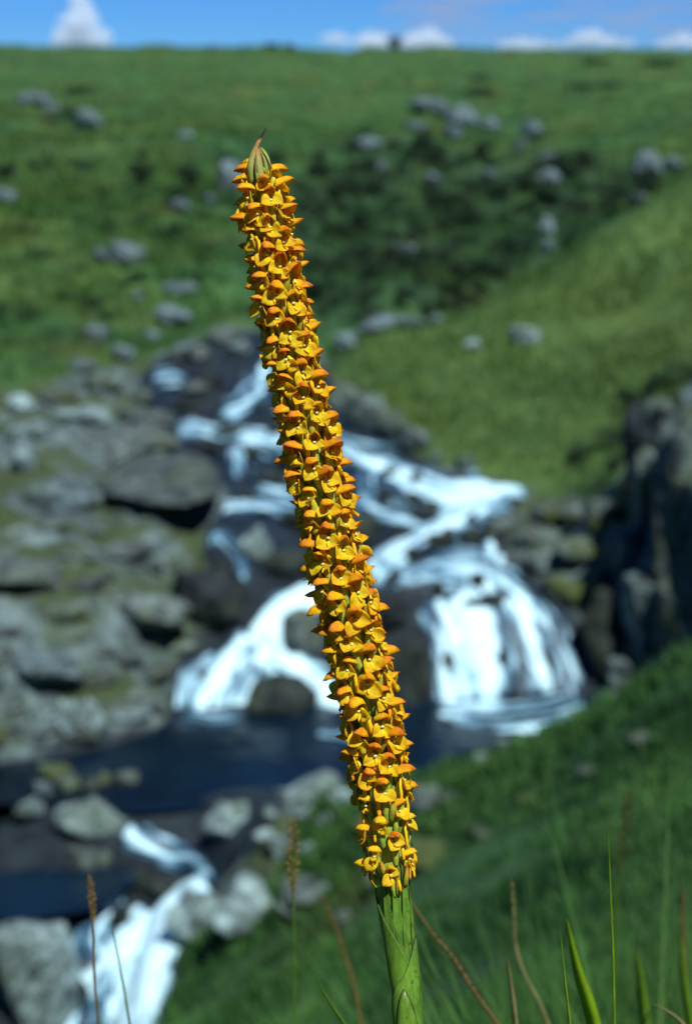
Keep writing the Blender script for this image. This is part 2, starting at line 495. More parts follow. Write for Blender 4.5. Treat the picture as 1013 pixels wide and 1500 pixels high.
# near bank and its far side
for px, py, Y in ((600, 1142, 16.2), (680, 1121, 15.6), (780, 1086, 15.0), (880, 1036, 14.5), (950, 987, 14.0), (1013, 947, 13.6), (1120, 890, 13.0)):
    p = cp(px, py, Y)
    cw(p.x + 0.1, Y + 2.0, p.z - 1.7)
    cw(p.x + 0.3, Y + 4.0, min(p.z - 2.4, -10.0 if px < 900 else -9.4))
for px, py, Y in ((600, 1250, 13), (600, 1400, 9), (600, 1500, 6), (800, 1200, 11.3), (800, 1350, 7.5), (800, 1500, 4.4), (1000, 1050, 11.3), (1000, 1200, 8.4), (1000, 1350, 5.6), (1000, 1500, 3.6), (1150, 1100, 9.5), (1150, 1350, 5.2), (500, 1400, 10.6), (490, 1500, 8), (700, 1300, 10.5)):
    cp(px, py, Y)
for c in ((0, 0, -0.72), (0, 0.6, -1.08), (0.3, 1.5, -1.55), (0.1, 2.6, -2.35), (0.9, 1.6, -1.42), (2.2, 2.2, -1.6), (0.2, 4, -3.25), (-1, 0.6, -1.15), (-1, 3, -2.95), (-2, 6, -5.3), (-2.4, 9, -7.6), (-3.4, 11.8, -9.7), (-0.8, 6, -4.9),
          (-2, -1, 0.0), (2, -1, 0.1), (0, -3, 1.1), (-3, -6, 2.4), (3, -6, 2.6), (0, -9, 3.4), (12, -8, 4.0), (-12, -8, 3.2), (0, -30, 9), (30, -20, 9), (-30, -20, 7), (0, -120, 18), (120, -60, 18), (-120, -60, 14), (0, -500, 20), (500, -100, 25), (-500, -100, 20),
          (-6, 2, -2.2), (-8, 7, -5.0), (-9, 12, -9.0), (-11, 15.5, -9.8), (-12, 19, -9.2), (-13, 24, -6.6), (-20, 32, -5.0), (-30, 45, -3.6), (-45, 80, -1), (-90, 140, 3), (-200, 200, 9), (-350, 100, 14),
          (5, 2.5, -1.1), (8, 7, -2.4), (9, 13, -4.4), (10, 17, -6.0), (11, 21, -4.6), (14, 26, -3.2), (22, 38, 0.5), (34, 50, -0.5), (40, 70, -2.5), (70, 120, 1), (150, 160, 7), (350, 120, 16)):
    cw(*c)

P = np.array(ctrl)
def logpolar(x, y):
    dx, dy = x - CX, y - CY
    return np.arctan2(dx, dy), 0.5 * np.log(dx * dx + dy * dy)
cphi, clr = logpolar(P[:, 0], P[:, 1])
ch = P[:, 2] / np.exp(clr)
EPS = 0.035
def kern(p0, l0, p1, l1):
    dp = np.abs(p0[:, None] - p1[None, :]); dp = np.minimum(dp, 2 * np.pi - dp)
    return np.sqrt(dp ** 2 + (l0[:, None] - l1[None, :]) ** 2 + EPS ** 2)
K = kern(cphi, clr, cphi, clr)
n = len(ch)
Aug = np.zeros((n + 2, n + 2)); Aug[:n, :n] = K + np.eye(n) * -2e-3
Aug[:n, n] = 1; Aug[n, :n] = 1; Aug[:n, n + 1] = clr; Aug[n + 1, :n] = clr
W = np.linalg.solve(Aug, np.concatenate([ch, [0, 0]]))
def surf(x, y):
    p, l = logpolar(np.asarray(x, float), np.asarray(y, float))
    out = np.empty(len(p))
    for i in range(0, len(p), 20000):
        s = slice(i, i + 20000)
        out[s] = kern(p[s], l[s], cphi, clr) @ W[:n] + W[n] + W[n + 1] * l[s]
    return out * np.exp(l)

dense = np.linspace(-0.31, 0.31, 321)
side = 0.31 + (math.pi - 0.31) * (np.arange(1, 37) / 36.0) ** 1.7
PHI = np.concatenate([-side[::-1], dense, side[:-1]])
NR = 760
RR = np.exp(np.linspace(math.log(2.0), math.log(900.0), NR))
gp, gr = np.meshgrid(PHI, RR)
GX = CX + gr * np.sin(gp); GY = CY + gr * np.cos(gp)
GZ = surf(GX.ravel(), GY.ravel()).reshape(GX.shape)
def vnoise(x, y, scale, seed):
    """smooth lattice noise, -1..1"""
    x = x / scale + seed * 17.3; y = y / scale + seed * 9.1
    xi = np.floor(x).astype(np.int64); yi = np.floor(y).astype(np.int64)
    fx = x - xi; fy = y - yi; fx = fx * fx * (3 - 2 * fx); fy = fy * fy * (3 - 2 * fy)
    def h(a, b):
        v = (a * 374761393 + b * 668265263 + seed * 1442695) & 0x7fffffff
        v = ((v ^ (v >> 13)) * 1274126177) & 0x7fffffff
        return ((v ^ (v >> 16)) & 0xffff) / 32767.5 - 1
    return (h(xi, yi) * (1 - fx) + h(xi + 1, yi) * fx) * (1 - fy) + (h(xi, yi + 1) * (1 - fx) + h(xi + 1, yi + 1) * fx) * fy
rgh = 0.0
for s_, a_, sd in ((6.0, 0.16, 1), (2.2, 0.075, 2), (0.9, 0.04, 3)):
    rgh = rgh + vnoise(GX, GY, s_, sd) * a_
fade = np.clip((gr - 6.5) / 10, 0.05, 1) * np.clip(gr / 40, 0.7, 3.0)
GZ = GZ + rgh * fade
NPHI = len(PHI)
TV = np.stack([GX.ravel(), GY.ravel(), GZ.ravel()], 1)
idx = np.arange(NR * NPHI).reshape(NR, NPHI)
a = idx[:-1, :]; b = np.roll(a, -1, 1); d = idx[1:, :]; c = np.roll(d, -1, 1)
TQ = np.stack([a.ravel(), d.ravel(), c.ravel(), b.ravel()], 1)

# which substance covers the ground: grass, bare rock, wet stream bed
def inside(px, py, poly):
    r = np.zeros(px.shape, bool)
    j = len(poly) - 1
    for i in range(len(poly)):
        xi, yi = poly[i]; xj, yj = poly[j]
        cond = ((yi > py) != (yj > py)) & (px < (xj - xi) * (py - yi) / ((yj - yi) + 1e-9) + xi)
        r ^= cond; j = i
    return r
wz = TV[:, 1] * FWD.y + TV[:, 2] * FWD.z
ok = (wz > 1.0) & (TV[:, 1] < 46) & (TV[:, 1] > 11)
ppx = np.where(ok, 506.5 + F * TV[:, 0] / np.where(ok, wz, 1), -9999)
ppy = np.where(ok, 750 - F * (TV[:, 1] * UP.y + TV[:, 2] * UP.z) / np.where(ok, wz, 1), -9999)
ROCKY = [(-250, 575), (60, 560), (200, 530), (330, 478), (420, 478), (520, 560), (560, 600), (640, 678), (770, 716), (890, 728), (925, 640), (1013, 560), (1200, 500), (1200, 930), (1013, 945), (880, 1034), (780, 1088), (620, 1135), (480, 1165), (420, 1230), (400, 1300), (270, 1370), (232, 1500), (-250, 1600)]
WET = [(330, 485), (420, 490), (540, 612), (640, 690), (780, 722), (720, 790), (850, 900), (900, 1000), (880, 1050), (640, 1160), (420, 1172), (300, 1330), (230, 1500), (-250, 1600), (-250, 1115), (100, 1092), (250, 1052), (260, 960), (330, 885), (290, 800), (340, 720), (230, 640), (200, 560), (220, 535)]
rockm = (inside(ppx, ppy, ROCKY) & ok).astype(float)
wetm = (inside(ppx, ppy, WET) & ok).astype(float)
def blur(m, k):
    m = m.reshape(NR, NPHI)
    for _ in range(k):
        m = (m + np.roll(m, 1, 1) + np.roll(m, -1, 1)) / 3
        q = np.pad(m, ((1, 1), (0, 0)), 'edge'); m = (q[:-2] + q[1:-1] + q[2:]) / 3
    return m.ravel()
SPUR_POLY = [(500, 500), (620, 478), (700, 452), (800, 398), (920, 318), (1013, 258), (1250, 150), (1250, 560), (1013, 560), (925, 640), (890, 728), (770, 716), (640, 678), (520, 590)]
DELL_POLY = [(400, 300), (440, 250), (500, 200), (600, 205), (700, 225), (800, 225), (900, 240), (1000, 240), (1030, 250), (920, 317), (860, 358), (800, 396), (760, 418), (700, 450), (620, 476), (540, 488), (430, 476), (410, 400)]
ok2 = (wz > 1.0) & (TV[:, 1] > 44) & (TV[:, 1] < 130)
qx_ = 506.5 + F * TV[:, 0] / np.where(ok2, wz, 1); qy_ = 750 - F * (TV[:, 1] * UP.y + TV[:, 2] * UP.z) / np.where(ok2, wz, 1)
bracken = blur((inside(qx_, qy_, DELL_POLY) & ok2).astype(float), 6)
sward = blur((inside(ppx, ppy, SPUR_POLY) & ok & (TV[:, 1] < 44.5)).astype(float), 4)
rockm = blur(rockm, 5); wetm = blur(wetm, 4)
# craggy relief where bare rock crops out
crag = (np.abs(vnoise(TV[:, 0], TV[:, 1], 1.3, 21)) * -0.34 + 0.12) + vnoise(TV[:, 0], TV[:, 1], 0.55, 22) * 0.10 + np.floor(vnoise(TV[:, 0] + TV[:, 1] * 0.3, TV[:, 1], 1.9, 23) * 2.5) * 0.09
TV[:, 2] += crag * np.clip(rockm * 1.6 - 0.5, 0, 1) * np.clip(1 - wetm * 2.2, 0, 1)
GZ = TV[:, 2].reshape(GX.shape)
# sag of the middle disc is closed with a fan
TVc = np.vstack([TV, [[CX, CY, TV[:NPHI, 2].mean()]]])
terr = tri_mesh_np('ground', TVc, TQ, M['terrain'], {'rock': np.append(rockm, 0), 'wet': np.append(wetm, 0), 'sward': np.append(sward, 0), 'bracken': np.append(bracken, 0)}, True)
tag(terr, 'green hillsides, banks and stony stream bed of the valley', kind='structure')
import bmesh
bm = bmesh.new(); bm.from_mesh(terr.data); bm.verts.ensure_lookup_table()
cc = bm.verts[len(TVc) - 1]
for i in range(NPHI):
    f_ = bm.faces.new((bm.verts[i], bm.verts[(i + 1) % NPHI], cc)); f_.smooth = True
bm.to_mesh(terr.data); bm.free()

front = np.nonzero((np.abs(gp[:-1, :]) < 0.6).ravel())[0]
BVH = BVHTree.FromPolygons([tuple(v) for v in TV], [tuple(q) for q in TQ[front]])
def hit(px, py, minY=1.0):
    d = ray(px, py).normalized()
    o = d * (minY / d.y)
    r = BVH.ray_cast(o, d)
    return r[0]
def ground_z(x, y):
    r = BVH.ray_cast(Vector((x, y, 60)), Vector((0, 0, -1)))
    return r[0].z if r[0] is not None else float(surf([x], [y])[0])

# ------------------------------------------------------------------ pools
def flat_water(name, poly, z, label):
    pts = []
    for px, py in poly:
        d = ray(px, py); pts.append(d * (z / d.z))
    cxp = sum((p for p in pts), Vector()) / len(pts)
    m = len(pts); V = []; Fc = []
    rings = 10
    for r_ in range(1, rings + 1):
        for p in pts:
            q = cxp.lerp(p, r_ / rings)
            V.append((q.x, q.y, z + 0.012 * noise.noise(q * 1.4)))
    V.append((cxp.x, cxp.y, z))
    for r_ in range(rings - 1):
        for i in range(m):
            j = (i + 1) % m
            Fc.append((r_ * m + i, r_ * m + j, (r_ + 1) * m + j, (r_ + 1) * m + i))
    for i in range(m):
        Fc.append((len(V) - 1, (i + 1) % m, i))
    o = mesh_obj(name, V, Fc, M['pool'])
    tag(o, label, kind='structure')
    return o
flat_water('pool', [(-260, 1125), (-100, 1105), (60, 1092), (160, 1075), (260, 1035), (400, 1030), (520, 1030), (640, 1015), (760, 1005), (860, 995), (915, 1010), (900, 1060), (840, 1120), (760, 1160), (640, 1180), (500, 1175), (400, 1176), (330, 1182), (200, 1192), (60, 1176), (-100, 1180), (-260, 1185)], -9.78,
           'dark blue pool below the two waterfalls')
flat_water('pool', [(-260, 1200), (-100, 1195), (60, 1190), (130, 1205), (190, 1235), (200, 1290), (150, 1330), (60, 1345), (-100, 1350), (-260, 1350)], -10.28,
           'dark slack water beside the lower rapids')

# ------------------------------------------------------------------ white water
def cr(pts, t):
    """Catmull-Rom through tuples"""
    k_ = len(pts) - 1
    s = min(max(t, 0), 1) * k_; i = min(int(s), k_ - 1); f = s - i
    p0 = pts[max(i - 1, 0)]; p1 = pts[i]; p2 = pts[i + 1]; p3 = pts[min(i + 2, k_)]
    return [0.5 * (2 * b_ + (c_ - a_) * f + (2 * a_ - 5 * b_ + 4 * c_ - d_) * f * f + (-a_ + 3 * b_ - 3 * c_ + d_) * f ** 3) for a_, b_, c_, d_ in zip(p0, p1, p2, p3)]

wseed = [0]
def white_water(name, pts, foam, label, lift=0.10, level=None):
    wseed[0] += 1
    nv = max(8, int(sum(math.dist(pts[i][:2], pts[i + 1][:2]) for i in range(len(pts) - 1)) / 7))
    nu = 11
    V = []; al = []; ac = []; fo = []; sd = []
    prev = None
    run = 0.0
    for j in range(nv + 1):
        t = j / nv
        x, y, w = cr(pts, t)
        x2, y2, _ = cr(pts, min(t + 0.02, 1)); x1, y1, _ = cr(pts, max(t - 0.02, 0))
        dx, dy = x2 - x1, y2 - y1; L = math.hypot(dx, dy) or 1
        nx, ny = -dy / L, dx / L
        end = min(1.0, min(t, 1 - t) * nv / 2.5 + 0.15)
        row = []
        for i in range(nu):
            s = -1 + 2 * i / (nu - 1)
            wob = 1 + 0.40 * noise.noise(Vector((t * nv * 0.33, (1.7 if s > 0 else -1.7), wseed[0] * 3.1))) * abs(s)
            qx = x + nx * s * w * 0.62 * wob; qy = y + ny * s * w * 0.62 * wob
            h = hit(qx, qy, 9.0)
            if level is not None:
                d_ = ray(qx, qy); h = d_ * (level / d_.z)
            if h is None:
                h = prev[i] if prev else at(qx, qy, 22)
            if prev is not None and abs(h.y - prev[i].y) > 2.2:
                h = prev[i].lerp(h, 0.35)
            row.append(h)
        if prev is not None:
            run += (row[nu // 2] - prev[nu // 2]).length
        for i, h in enumerate(row):
            s = -1 + 2 * i / (nu - 1)
            crown = max(0.0, 1 - abs(s) ** 2.4) * end
            lump = 0.5 + 0.8 * noise.noise(Vector((h.x * 3.1, h.y * 3.1, h.z * 3.1 + wseed[0])))
            V.append((h.x, h.y - 0.03 * crown, h.z - 0.035 + (lift * (0.55 + lump) + 0.03) * crown))
            al.append(run); ac.append((h - row[nu // 2]).length * (1 if s > 0 else -1))
            fo.append(foam * 0.84 * (0.02 + 1.05 * crown ** 1.1)); sd.append(wseed[0] * 7.7)
        prev = row
    Fc = []
    for j in range(nv):
        for i in range(nu - 1):
            a_ = j * nu + i
            Fc.append((a_, a_ + 1, a_ + nu + 1, a_ + nu))
    o = mesh_obj(name, V, Fc, M['foam'], None, True, {'along': al, 'across': ac, 'foam': fo, 'seed': sd})
    tag(o, label, kind='structure')
    return o

ww = white_water
ww('stream', [(400, 515, 60), (400, 560, 90), (400, 600, 120), (420, 650, 150), (500, 700, 190), (560, 760, 200), (570, 830, 200)], 0.10, 'dark fast stream water between the rocky banks', 0.05)
ww('rapids', [(392, 530, 24), (380, 565, 36), (350, 596, 40), (318, 603, 20)], 0.60, 'upper pale rapid curling round the dark rocks')
ww('rapids', [(258, 632, 22), (285, 630, 30), (330, 634, 18), (385, 642, 28), (440, 655, 30)], 0.58, 'white shelf of water crossing the upper stream')
ww('rapids', [(222, 552, 18), (243, 552, 30), (275, 551, 16)], 0.46, 'small pale spill among the rocks of the upper stream')
ww('rapids', [(342, 652, 22), (348, 672, 24), (345, 700, 22)], 0.45, 'faint short spill below the white shelf')
ww('rapids', [(325, 745, 16), (350, 744, 22), (400, 744, 22), (450, 752, 26)], 0.56, 'low white spill beside the brown slab')
ww('rapids', [(375, 712, 26), (400, 724, 26), (440, 728, 22)], 0.34, 'thin foam in the dark middle of the stream')
ww('rapids', [(490, 655, 22), (540, 680, 34), (590, 700, 42), (640, 722, 56), (680, 732, 78), (720, 730, 48), (772, 722, 16)], 0.92, 'broad white rapid under the grassy spur')
ww('rapids', [(530, 690, 40), (545, 740, 60), (600, 762, 50), (650, 772, 36)], 0.36, 'bluish broken water in the middle of the stream')
ww('rapids', [(720, 742, 40), (670, 768, 40), (620, 792, 38), (575, 820, 44), (540, 850, 50)], 0.72, 'slanting white rapid leading to the falls')
ww('rapids', [(545, 828, 44), (600, 846, 44), (660, 840, 62), (715, 846, 70), (755, 876, 44), (792, 900, 24)], 0.80, 'white water gathering above the right fall')
ww('rapids', [(712, 792, 18), (716, 815, 36), (722, 848, 50)], 0.75, 'short white chute feeding the right fall')
ww('waterfall', [(628, 880, 34), (648, 915, 54), (660, 955, 46), (664, 1000, 52), (672, 1036, 66)], 0.70, 'ragged edge chute of the broad waterfall next to the dark rock wall', 0.10)
ww('waterfall', [(668, 872, 50), (690, 905, 74), (704, 950, 70), (714, 990, 56), (722, 1024, 60)], 0.95, 'brightest middle chute of the broad waterfall', 0.17)
ww('waterfall', [(722, 872, 44), (748, 900, 66), (764, 945, 62), (776, 990, 56), (786, 1022, 60)], 0.86, 'second white chute of the broad waterfall', 0.14)
ww('waterfall', [(770, 882, 30), (798, 908, 44), (814, 940, 42), (830, 980, 44), (842, 1010, 50)], 0.50, 'broken outer chute of the broad waterfall', 0.10)
ww('waterfall', [(795, 900, 40), (815, 935, 80), (824, 975, 104), (828, 1010, 116), (830, 1030, 110)], 0.26, 'thin bluish veil of water beside the broad waterfall', 0.08)
ww('waterfall', [(505, 856, 26), (458, 875, 38), (418, 898, 50), (394, 932, 66), (384, 962, 54), (372, 985, 40)], 0.96, 'narrow white waterfall pouring from behind the flower spike', 0.16)
ww('waterfall', [(376, 942, 50), (346, 968, 54), (322, 1000, 52), (308, 1030, 50), (304, 1050, 44)], 0.86, 'white fan of water below the narrow waterfall', 0.14)
ww('waterfall', [(366, 975, 36), (346, 1005, 46), (338, 1035, 46), (336, 1052, 40)], 0.92, 'inner tongue of the white fan of water', 0.14)
ww('waterfall', [(322, 960, 34), (292, 985, 44), (276, 1012, 40), (272, 1040, 34)], 0.52, 'broken outer edge of the white fan of water', 0.10)
ww('waterfall', [(388, 925, 66), (410, 960, 58), (445, 988, 46), (485, 1018, 44), (512, 1050, 38), (530, 1072, 30)], 0.92, 'white chute branching from the narrow waterfall', 0.14)
ww('waterfall', [(303, 800, 14), (322, 786, 18), (348, 806, 20), (360, 838, 20), (352, 868, 24)], 0.42, 'thin bluish arc of water over a dark rock', 0.08)
POOL_Z = -9.78
ww('rapids', [(640, 1038, 26), (700, 1046, 46), (770, 1044, 56), (860, 1026, 46)], 0.40, 'froth spreading on the pool under the broad waterfall', 0.03, POOL_Z)
ww('rapids', [(262, 1046, 16), (310, 1054, 26), (362, 1050, 18)], 0.50, 'froth on the pool under the white fan of water', 0.03, POOL_Z)
ww('rapids', [(462, 1076, 16), (500, 1078, 26), (556, 1072, 20)], 0.34, 'faint froth on the pool under the white chute', 0.03, POOL_Z)
ww('rapids', [(185, 1212, 24), (208, 1232, 44), (245, 1250, 40), (285, 1268, 36), (312, 1296, 28)], 0.78, 'white lip of water leaving the pool')
ww('rapids', [(305, 1296, 26), (268, 1322, 40), (240, 1360, 54), (222, 1410, 60), (206, 1460, 60), (192, 1510, 66), (180, 1550, 70)], 0.92, 'wide white rapid rushing past the grassy mound', 0.16)
ww('rapids', [(220, 1336, 34), (188, 1380, 56), (156, 1426, 64), (130, 1480, 70), (108, 1540, 80)], 0.96, 'white tongue of the lower rapid beside the big boulder', 0.15)
ww('rapids', [(186, 1380, 36), (174, 1440, 60), (162, 1490, 70), (156, 1550, 74)], 0.86, 'broken middle water of the lower rapid', 0.12)
ww('rapids', [(165, 1296, 36), (150, 1340, 50), (128, 1380, 62), (132, 1430, 80)], 0.70, 'bluish side channel beside the big boulder')

# ------------------------------------------------------------------ boulders
def rock_mesh(name, seed, mat, nplanes=14, sub=4, boxy=0.0):
    rnd = random.Random(seed)
    bm = bmesh.new()
    bmesh.ops.create_icosphere(bm, subdivisions=sub, radius=1.0)
    pl = []
    for _ in range(nplanes):
        v = Vector((rnd.gauss(0, 1), rnd.gauss(0, 1), rnd.gauss(0, 1))).normalized()
        pl.append((v, rnd.uniform(0.62, 0.97)))
    if boxy:
        for v in ((1, 0, 0), (-1, 0, 0), (0, 1, 0), (0, -1, 0), (0, 0, 1)):
            pl.append(((Vector(v) + Vector((rnd.gauss(0, .12), rnd.gauss(0, .12), rnd.gauss(0, .12)))).normalized(), rnd.uniform(0.55, 0.72)))
    off = Vector((seed * 3.7, seed * 1.3, 0))
    for v in bm.verts:
        d = v.co.normalized()
        r = 1.1
        for nrm, dist in pl:
            c_ = nrm.dot(d)
            if c_ > 0.05:
                r = min(r, dist / c_)
        r *= 1 + 0.10 * noise.noise(d * 1.7 + off) + 0.07 * noise.noise(d * 4.5 + off) + 0.04 * noise.noise(d * 11.0 + off)
        if boxy:
            r *= 1 + 0.16 * noise.noise(Vector((d.x * 5.5, d.y * 5.5, d.z * 0.9)) + off) + 0.07 * noise.noise(Vector((d.x * 13, d.y * 13, d.z * 2.2)) + off)
        v.co = d * r
    for f_ in bm.faces:
        f_.smooth = True
    me = bpy.data.meshes.new(name)
    bm.to_mesh(me); bm.free()
    me.materials.append(mat)
    return me
ROCKS = {k_: [rock_mesh('boulder', i * 7 + len(k_), M[k_]) for i in range(5)] for k_ in ('rock', 'rock_far', 'rock_moss', 'rock_dark', 'rock_slab')}
ROCKS['rock_cliff'] = [rock_mesh('boulder', 100 + i, M['rock_cliff'], 9, 4, 1.0) for i in range(4)]

def boulder(px, py, w, h, kind='rock', label=None, group=None, deep=0.7, name='boulder', minY=9.0, cat='boulder', tilt=0.15, level=None):
    """a rock seen w x h pixels big, its foot on the ground at px,py"""
    p = hit(px, py, minY)
    if level is not None:                      # stands in the water: sized at the waterline
        d_ = ray(px, py); p = d_ * (level / d_.z)
    if p is None:
        return None
    dist = p.y / math.cos(TH)
    sx = w / F * dist / 2; sz = h / F * dist / 2
    sink = 0.0 if level is None else 0.06
    o = link(name, random.choice(ROCKS[kind]))
    sy = (sx * 0.6 + sz * 0.4) * deep * 1.3
    o.location = (p.x, p.y + sy * 0.45, p.z + sz * 0.62 - sink)
    o.scale = (sx * 1.06, sy, sz * 1.12)
    o.rotation_euler = (random.uniform(-tilt, tilt), random.uniform(-tilt, tilt), random.uniform(-0.5, 0.5))
    tag(o, label, cat, group)
    return o

G1 = 'pale rocks dotted over the far hillside'
for px, py, w, h in ((50, 155, 46, 24), (75, 165, 30, 18), (130, 192, 44, 34), (4, 300, 34, 30), (265, 312, 34, 22), (185, 388, 50, 38), (150, 386, 28, 24), (252, 476, 48, 36), (140, 500, 36, 28), (178, 530, 34, 32), (262, 430, 50, 18), (270, 205, 24, 14), (310, 300, 24, 16), (120, 545, 40, 24), (220, 500, 26, 20), (200, 440, 20, 14)):
    boulder(px, py, w, h, 'rock_far', 'small pale grey rock lying in the grass of the far hillside', G1)
boulder(338, 285, 36, 56, 'rock_far', 'tall pale rock on the far hillside behind the spike tip', None)
G2 = 'pale rocks scattered in the dell'
for px, py, w, h in ((628, 162, 44, 24), (652, 172, 36, 20), (606, 192, 32, 18), (676, 186, 40, 34), (662, 205, 24, 26), (716, 192, 24, 22), (780, 205, 34, 30), (806, 246, 40, 24), (800, 270, 34, 24), (540, 220, 32, 24), (550, 252, 30, 22), (945, 262, 40, 44), (938, 300, 28, 22), (986, 250, 28, 22), (634, 268, 24, 18), (592, 374, 36, 20), (800, 345, 20, 30), (803, 372, 22, 24), (760, 220, 20, 16), (716, 262, 22, 18)):
    boulder(px, py, w, h, 'rock_far', 'pale grey rock among the shrubs of the dell below the plateau', G2)
boulder(766, 505, 44, 34, 'rock', 'lone dark-bellied rock standing on the grassy spur')
boulder(690, 513, 26, 20, 'rock', 'small rock beside the lone rock on the spur')
for px, py, w, h in ((552, 486, 54, 26), (600, 480, 44, 22), (640, 474, 26, 14), (512, 512, 44, 28)):
    boulder(px, py, w, h, 'rock_far', 'pale rock along the foot of the grassy spur', 'rocks at the foot of the spur')
for px, py, w, h in ((500, 598, 50, 46), (535, 618, 60, 44), (575, 640, 50, 40), (606, 662, 50, 42), (682, 688, 34, 24), (640, 676, 24, 18)):
    boulder(px, py, w, h, 'rock_moss', 'grey ledge rock on the bank above the stream under the spur', 'ledge rocks above the stream')
G3 = 'rocks on the left bank of the upper stream'
for px, py, w, h in ((290, 530, 40, 26), (330, 500, 50, 30), (352, 516, 30, 22), (255, 530, 30, 22), (150, 575, 60, 30), (90, 590, 60, 26), (200, 590, 56, 26), (30, 600, 50, 24), (290, 575, 50, 20), (120, 620, 80, 28), (210, 625, 90, 26), (40, 640, 60, 26)):
    boulder(px, py, w, h, random.choice(['rock', 'rock_moss', 'rock_slab']), 'weathered rock heaped on the bank of the upper stream', G3)
boulder(232, 742, 225, 48, 'rock_slab', 'broad brown-grey rounded slab beside the upper stream', None, 1.6, tilt=0.05)
boulder(180, 668, 170, 36, 'rock_slab', 'long flat dark slab above the brown-grey slab', None, 1.0)
boulder(95, 748, 130, 56, 'rock_far', 'large pale lichen-covered rock beside the brown-grey slab')
boulder(35, 690, 40, 56, 'rock', 'upright pale rock next to the large lichen-covered rock')
boulder(372, 820, 48, 62, 'rock', 'pale upright rock beside the thin arc of water')
boulder(325, 850, 34, 34, 'rock_dark', 'dark rock under the thin arc of water')
for px, py, w, h in ((310, 570, 40, 24), (330, 640, 40, 18), (420, 690, 50, 26), (395, 705, 40, 22), (440, 770, 60, 26), (520, 780, 50, 30), (570, 700, 30, 20), (585, 790, 36, 20), (620, 760, 34, 22), (640, 800, 50, 22), (690, 790, 40, 20), (612, 855, 22, 16), (520, 800, 60, 40), (480, 800, 60, 40), (420, 840, 70, 40), (300, 660, 50, 20), (370, 670, 30, 16), (268, 600, 40, 18)):
    boulder(px, py, w, h, 'rock_dark', 'dark wet rock breaking the stream above the falls', 'wet rocks in the stream')
for px, py, w, h in ((560, 742, 24, 26), (604, 742, 26, 28), (545, 778, 26, 30), (632, 752, 22, 26), (656, 796, 24, 28), (602, 822, 24, 28), (578, 858, 26, 30), (642, 872, 24, 28), (700, 866, 28, 30), (690, 772, 22, 26), (612, 712, 22, 24), (735, 985, 16, 44), (655, 985, 18, 36), (300, 1000, 20, 30), (400, 640, 24, 24), (360, 735, 22, 24)):
    boulder(px, py, w, h, 'rock_dark', 'small dark wet stone poking through the white water', 'stones in the white water', tilt=0.3)
boulder(440, 965, 66, 84, 'rock_moss', 'mossy rock wedged between the two branches of the left waterfall')
boulder(300, 915, 120, 90, 'rock_dark', 'dark wet rock shoulder left of the narrow waterfall', None, 0.8)
boulder(410, 1052, 110, 78, 'rock_dark', 'black rock under the white chute at the pool edge')
boulder(580, 1040, 110, 160, 'rock_dark', 'tall dark rock wall between the two waterfalls')
boulder(560, 920, 80, 60, 'rock_dark', 'dark rock rim above the tall rock wall')
boulder(690, 888, 150, 16, 'rock_dark', 'low dark ledge along the lip of the broad waterfall', None, 0.5)
boulder(884, 985, 70, 150, 'rock_dark', 'black block standing in for the shaded cavity at the foot of the gorge wall', None, 0.7)  # near-black colour stands in for the shade inside a cavity
boulder(888, 880, 60, 70, 'rock_dark', 'black block standing in for the shaded hollow above the cavity at the wall foot', None, 0.7)  # dark block in place of a hollow; the shade is in its colour
boulder(938, 690, 44, 110, 'rock_dark', 'black upright block standing in for the shaded crevice where the grass meets the gorge wall', None, 0.7)  # crevice shade put in as a near-black block
for px, py, w, h in ((795, 770, 46, 36), (770, 800, 40, 30), (755, 770, 36, 26), (835, 770, 50, 36), (880, 770, 56, 44), (725, 790, 46, 34), (760, 832, 44, 34), (800, 840, 60, 40), (850, 830, 80, 46), (815, 880, 50, 40), (850, 880, 60, 40), (900, 820, 40, 40)):
    boulder(px, py, w, h, 'rock_moss', 'mossy rock heaped on the right bank above the broad waterfall', 'mossy rocks right of the falls')
# gorge wall on the right
for px, py, w, h, lab in ((1000, 830, 90, 300, 'tall pale streaked crag of the gorge wall'), (950, 760, 60, 130, 'shaded crag leaning on the tall streaked crag'), (1045, 930, 110, 330, 'big crag at the outer end of the gorge wall'), (945, 950, 70, 150, 'dark crag of the gorge wall at the pool edge'),
                          (990, 960, 80, 150, 'grey crag rising out of the near grassy bank'), (905, 1015, 50, 70, 'low crag where the pool meets the near bank'), (915, 850, 44, 110, 'narrow crag beside the black block of the shaded hollow'), (968, 640, 60, 70, 'topmost block of the gorge wall under the grass')):
    boulder(px, py, w, h, 'rock_cliff', lab, None, 0.8, 'crag', 9.0, 'crag', 0.06)
# scattered rocks of the left shelf
LEFT = [(-30, 770), (140, 770), (300, 830), (270, 960), (240, 1035), (130, 1075), (-30, 1095)]
placed = []
tries = 0
while len(placed) < 40 and tries < 4000:
    tries += 1
    px = random.uniform(-30, 310); py = random.uniform(770, 1090)
    if not inside(np.array([px]), np.array([py]), LEFT)[0]:
        continue
    w = random.choice([30, 46, 64, 90, 120, 150]) * random.uniform(0.85, 1.2)
    if any(math.dist((px, py), q[:2]) < (w + q[2]) * 0.36 for q in placed):
        continue
    placed.append((px, py, w))
placed.sort(key=lambda q: q[1])
for px, py, w in placed:
    kd = random.choice(['rock_far', 'rock_moss', 'rock_moss', 'rock_slab', 'rock_slab'])
    look = {'rock_far': 'pale lichen-spotted', 'rock_moss': 'moss-grown greenish', 'rock_slab': 'dull brown-grey'}[kd]
    size = 'small' if w < 42 else ('middling' if w < 78 else 'large')
    boulder(px, py + w * 0.10, w * 1.15, w * random.uniform(0.24, 0.44), kd, f'{size} {look} rock of the stony shelf beside the pool', f'{size} {look} rocks of the stony shelf')
